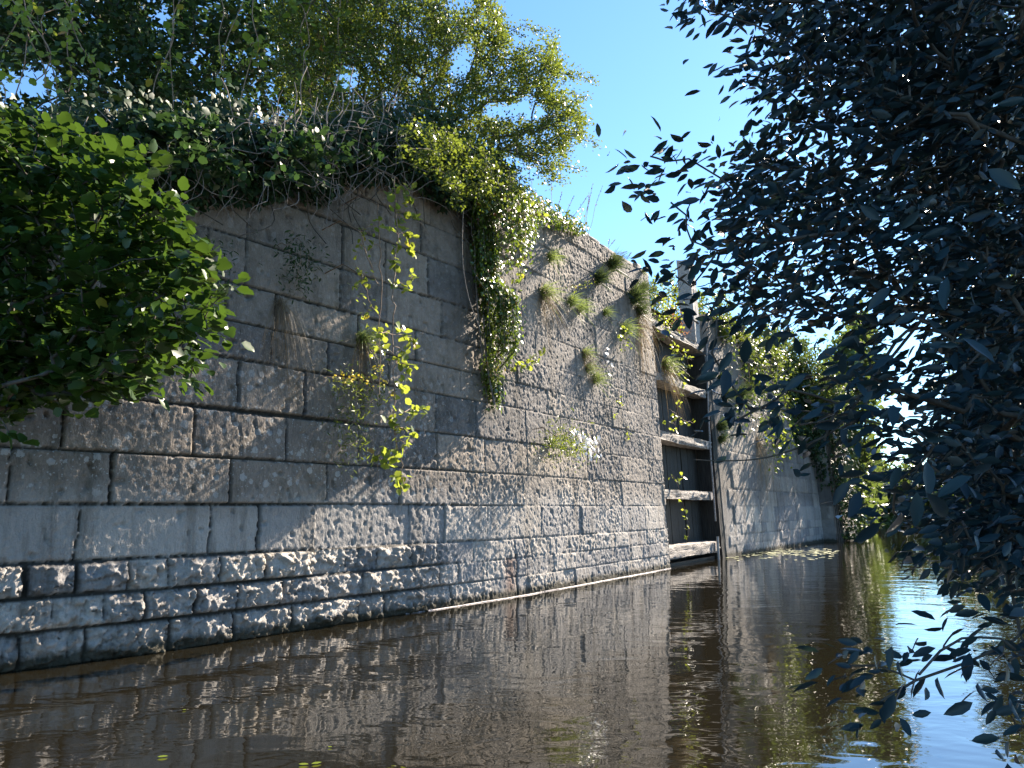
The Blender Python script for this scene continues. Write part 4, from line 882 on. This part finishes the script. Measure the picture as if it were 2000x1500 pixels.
# single floating leaves near the boat
for (x, y, lab) in ((583, 1492, "yellow-green leaf floating at the bottom edge of the water"), (307, 1478, "pale leaf floating on the dark water at the lower left"), (608, 1492, "small leaf floating beside the yellow-green one"), (356, 1386, "tiny brown leaf floating mid-left on the water"), (640, 1458, "tiny orange leaf floating in the lower middle of the water")):
    p = flat(x, y, .006); o = link("floating_leaf", leaf_mesh("floating_leaf", [p], [(1, .3 * rng.normal(), 0)], [(0, 0, 1)], [.05 if 'tiny' not in lab else .025], T_oval(.3, .02, .0), np.array([.9])), M_bram); tag(o, lab, "leaf", "leaves floating on the water")

# --- alder bush in front of the shaded wall
ap = [(-60, 260), (20, 228), (60, 250), (110, 285), (150, 275), (165, 310), (205, 285), (285, 320), (265, 350), (300, 400), (345, 405), (360, 460), (395, 500), (410, 560), (435, 580), (405, 610), (425, 640), (385, 650), (400, 700), (370, 740), (300, 745), (250, 770), (180, 740), (120, 760), (60, 740), (0, 800), (-60, 800)]
q = sample_poly(ap, 520); anch = [at(x, y, 4.3 + 1.1 * rng.random() + .3 * (x < 150)) for x, y in q]
anch += [at(x, y, 4.9 + .7 * rng.random()) for x, y in sample_poly([(-60, 640), (330, 690), (290, 760), (190, 770), (60, 800), (-60, 830)], 130)]  # extra leaves added behind the bush to make its black shadow
anch += [at(x, y, 4.6) for x, y in ((30, 235), (60, 245), (285, 318), (210, 290), (160, 280), (120, 272), (430, 580), (420, 635), (395, 500), (370, 742), (345, 405), (400, 620), (410, 600), (20, 850))]
tree_thing("alder_bush", "glossy green alder bush leaning over the water at the left edge", "bush", np.array([-4.1, 4.7, .9]), anch, T_alder(), M_alder, .092, 10, .20, .004, upn=1.0, droop=.2, maxlink=.6)

# --- willow hanging over the right side, close to the boat
WA = []; WD = []
def wz(poly, n, d0, d1):
    q = sample_poly(poly, n)
    for x, y in q: WA.append(at(x, y, d0 + (d1 - d0) * rng.random()))
wz([(1640, -120), (2080, -120), (2100, 1130), (1900, 1120), (1940, 960), (1860, 900), (1850, 800), (1840, 640), (1800, 480), (1740, 360), (1690, 240), (1640, 100)], 1050, 2.3, 4.2)
wz([(1380, 5), (1360, -20), (1640, -60), (1650, 200), (1720, 380), (1790, 520), (1800, 660), (1700, 640), (1560, 620), (1470, 640), (1430, 590), (1450, 540), (1390, 480), (1430, 430), (1380, 400), (1430, 350), (1350, 315), (1470, 300), (1550, 235), (1500, 150), (1550, 110), (1480, 30)], 210, 2.4, 3.6)
wz([(1620, 720), (1820, 690), (1820, 860), (1900, 960), (1940, 1110), (1760, 1060), (1700, 1010), (1720, 900), (1640, 820), (1600, 780)], 26, 2.1, 2.9)
wz([(1900, 560), (2070, 560), (2070, 1130), (1840, 1100), (1760, 1010), (1800, 900), (1880, 800)], 150, 3.0, 4.6)
wz([(1960, 1130), (2080, 1100), (2080, 1560), (1990, 1560), (1990, 1350), (1950, 1220)], 5, 2.1, 2.6)
wz([(1720, 1240), (1830, 1260), (1980, 1200), (1980, 1290), (1850, 1330), (1780, 1350), (1740, 1310)], 4, 2.0, 2.4)
for x, y in ((1365, 10), (1400, 25), (1450, 150), (1480, 150), (1500, 230), (1270, 305), (1300, 315), (1345, 310), (1310, 395), (1340, 420), (1350, 470), (1320, 540), (1350, 560), (1390, 690), (1400, 620), (1450, 780), (1440, 820), (1540, 760), (1660, 1300), (1715, 1300), (1720, 1370), (1610, 860), (1500, 790), (1560, 830)): WA.append(at(x, y, 2.6))
# outer side of the same crown, unseen, added to keep sun off the leaves
for i in range(520):
    a = R(41 + 70 * rng.random()); d = 2.6 + 3.0 * rng.random(); WA.append(np.array([math.sin(a) * d, math.cos(a) * d, 1.0 + 4.4 * rng.random()]))
for i in range(160):   # top of the crown above the frame
    a = R(14 + 40 * rng.random()); d = 2.2 + 2.4 * rng.random(); WA.append(np.array([math.sin(a) * d, math.cos(a) * d, CAMH + d * .72 + 1.1 * rng.random()]))
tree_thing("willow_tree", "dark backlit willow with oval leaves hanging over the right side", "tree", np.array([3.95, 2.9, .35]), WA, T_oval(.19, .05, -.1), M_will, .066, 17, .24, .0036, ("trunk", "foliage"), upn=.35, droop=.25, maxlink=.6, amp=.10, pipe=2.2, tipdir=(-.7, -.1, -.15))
# few big leaves of the nearest shoots
wl = bpy.data.objects["willow_tree"]
WP = np.array([at(x, y, d) for x, y, d in ((1745, 790, 1.35), (1790, 960, 1.3), (1680, 960, 1.5), (1720, 1020, 1.4), (1850, 1010, 1.4), (1760, 1000, 1.45), (1880, 660, 1.5), (1660, 940, 1.6), (1810, 900, 1.5), (1900, 930, 1.4), (1370, 510, 2.0), (1385, 690, 2.0), (1420, 720, 1.9), (1430, 690, 2.0), (1460, 660, 2.0), (1395, 700, 1.9), (1340, 600, 2.1), (1850, 540, 1.5), (1720, 430, 1.7), (1740, 560, 1.7), (1930, 330, 1.5))])
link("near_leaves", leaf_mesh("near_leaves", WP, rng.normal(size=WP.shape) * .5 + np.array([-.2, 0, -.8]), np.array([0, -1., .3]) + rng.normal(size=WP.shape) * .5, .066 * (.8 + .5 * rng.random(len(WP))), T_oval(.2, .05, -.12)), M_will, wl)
link("near_twigs", tubes("near_twigs", [(catmull([at(2040, 760, 2.6), at(1800, 640, 2.6), at(1700, 745, 2.6)], 5), .006), (catmull([at(1820, 600, 2.7), at(1700, 750, 2.6), at(1640, 830, 2.6), at(1590, 862, 2.6), at(1500, 893, 2.6), at(1420, 900, 2.6), at(1356, 898, 2.6)], 6), np.linspace(.006, .0018, 37)),
     (catmull([at(1840, 860, 2.6), at(1750, 835, 2.6), at(1620, 808, 2.6), at(1520, 800, 2.6), at(1460, 795, 2.6)], 6), .0028), (catmull([at(2040, 300, 2.4), at(1900, 240, 2.4), at(1740, 190, 2.5)], 6), .008), (catmull([at(2040, 180, 2.6), at(1850, 130, 2.6), at(1650, 20, 2.7), at(1500, 0, 2.7)], 6), .006)], 6), M_bark, wl)
print("verts", sum(len(o.data.vertices) for o in scene.objects if o.type == 'MESH'))
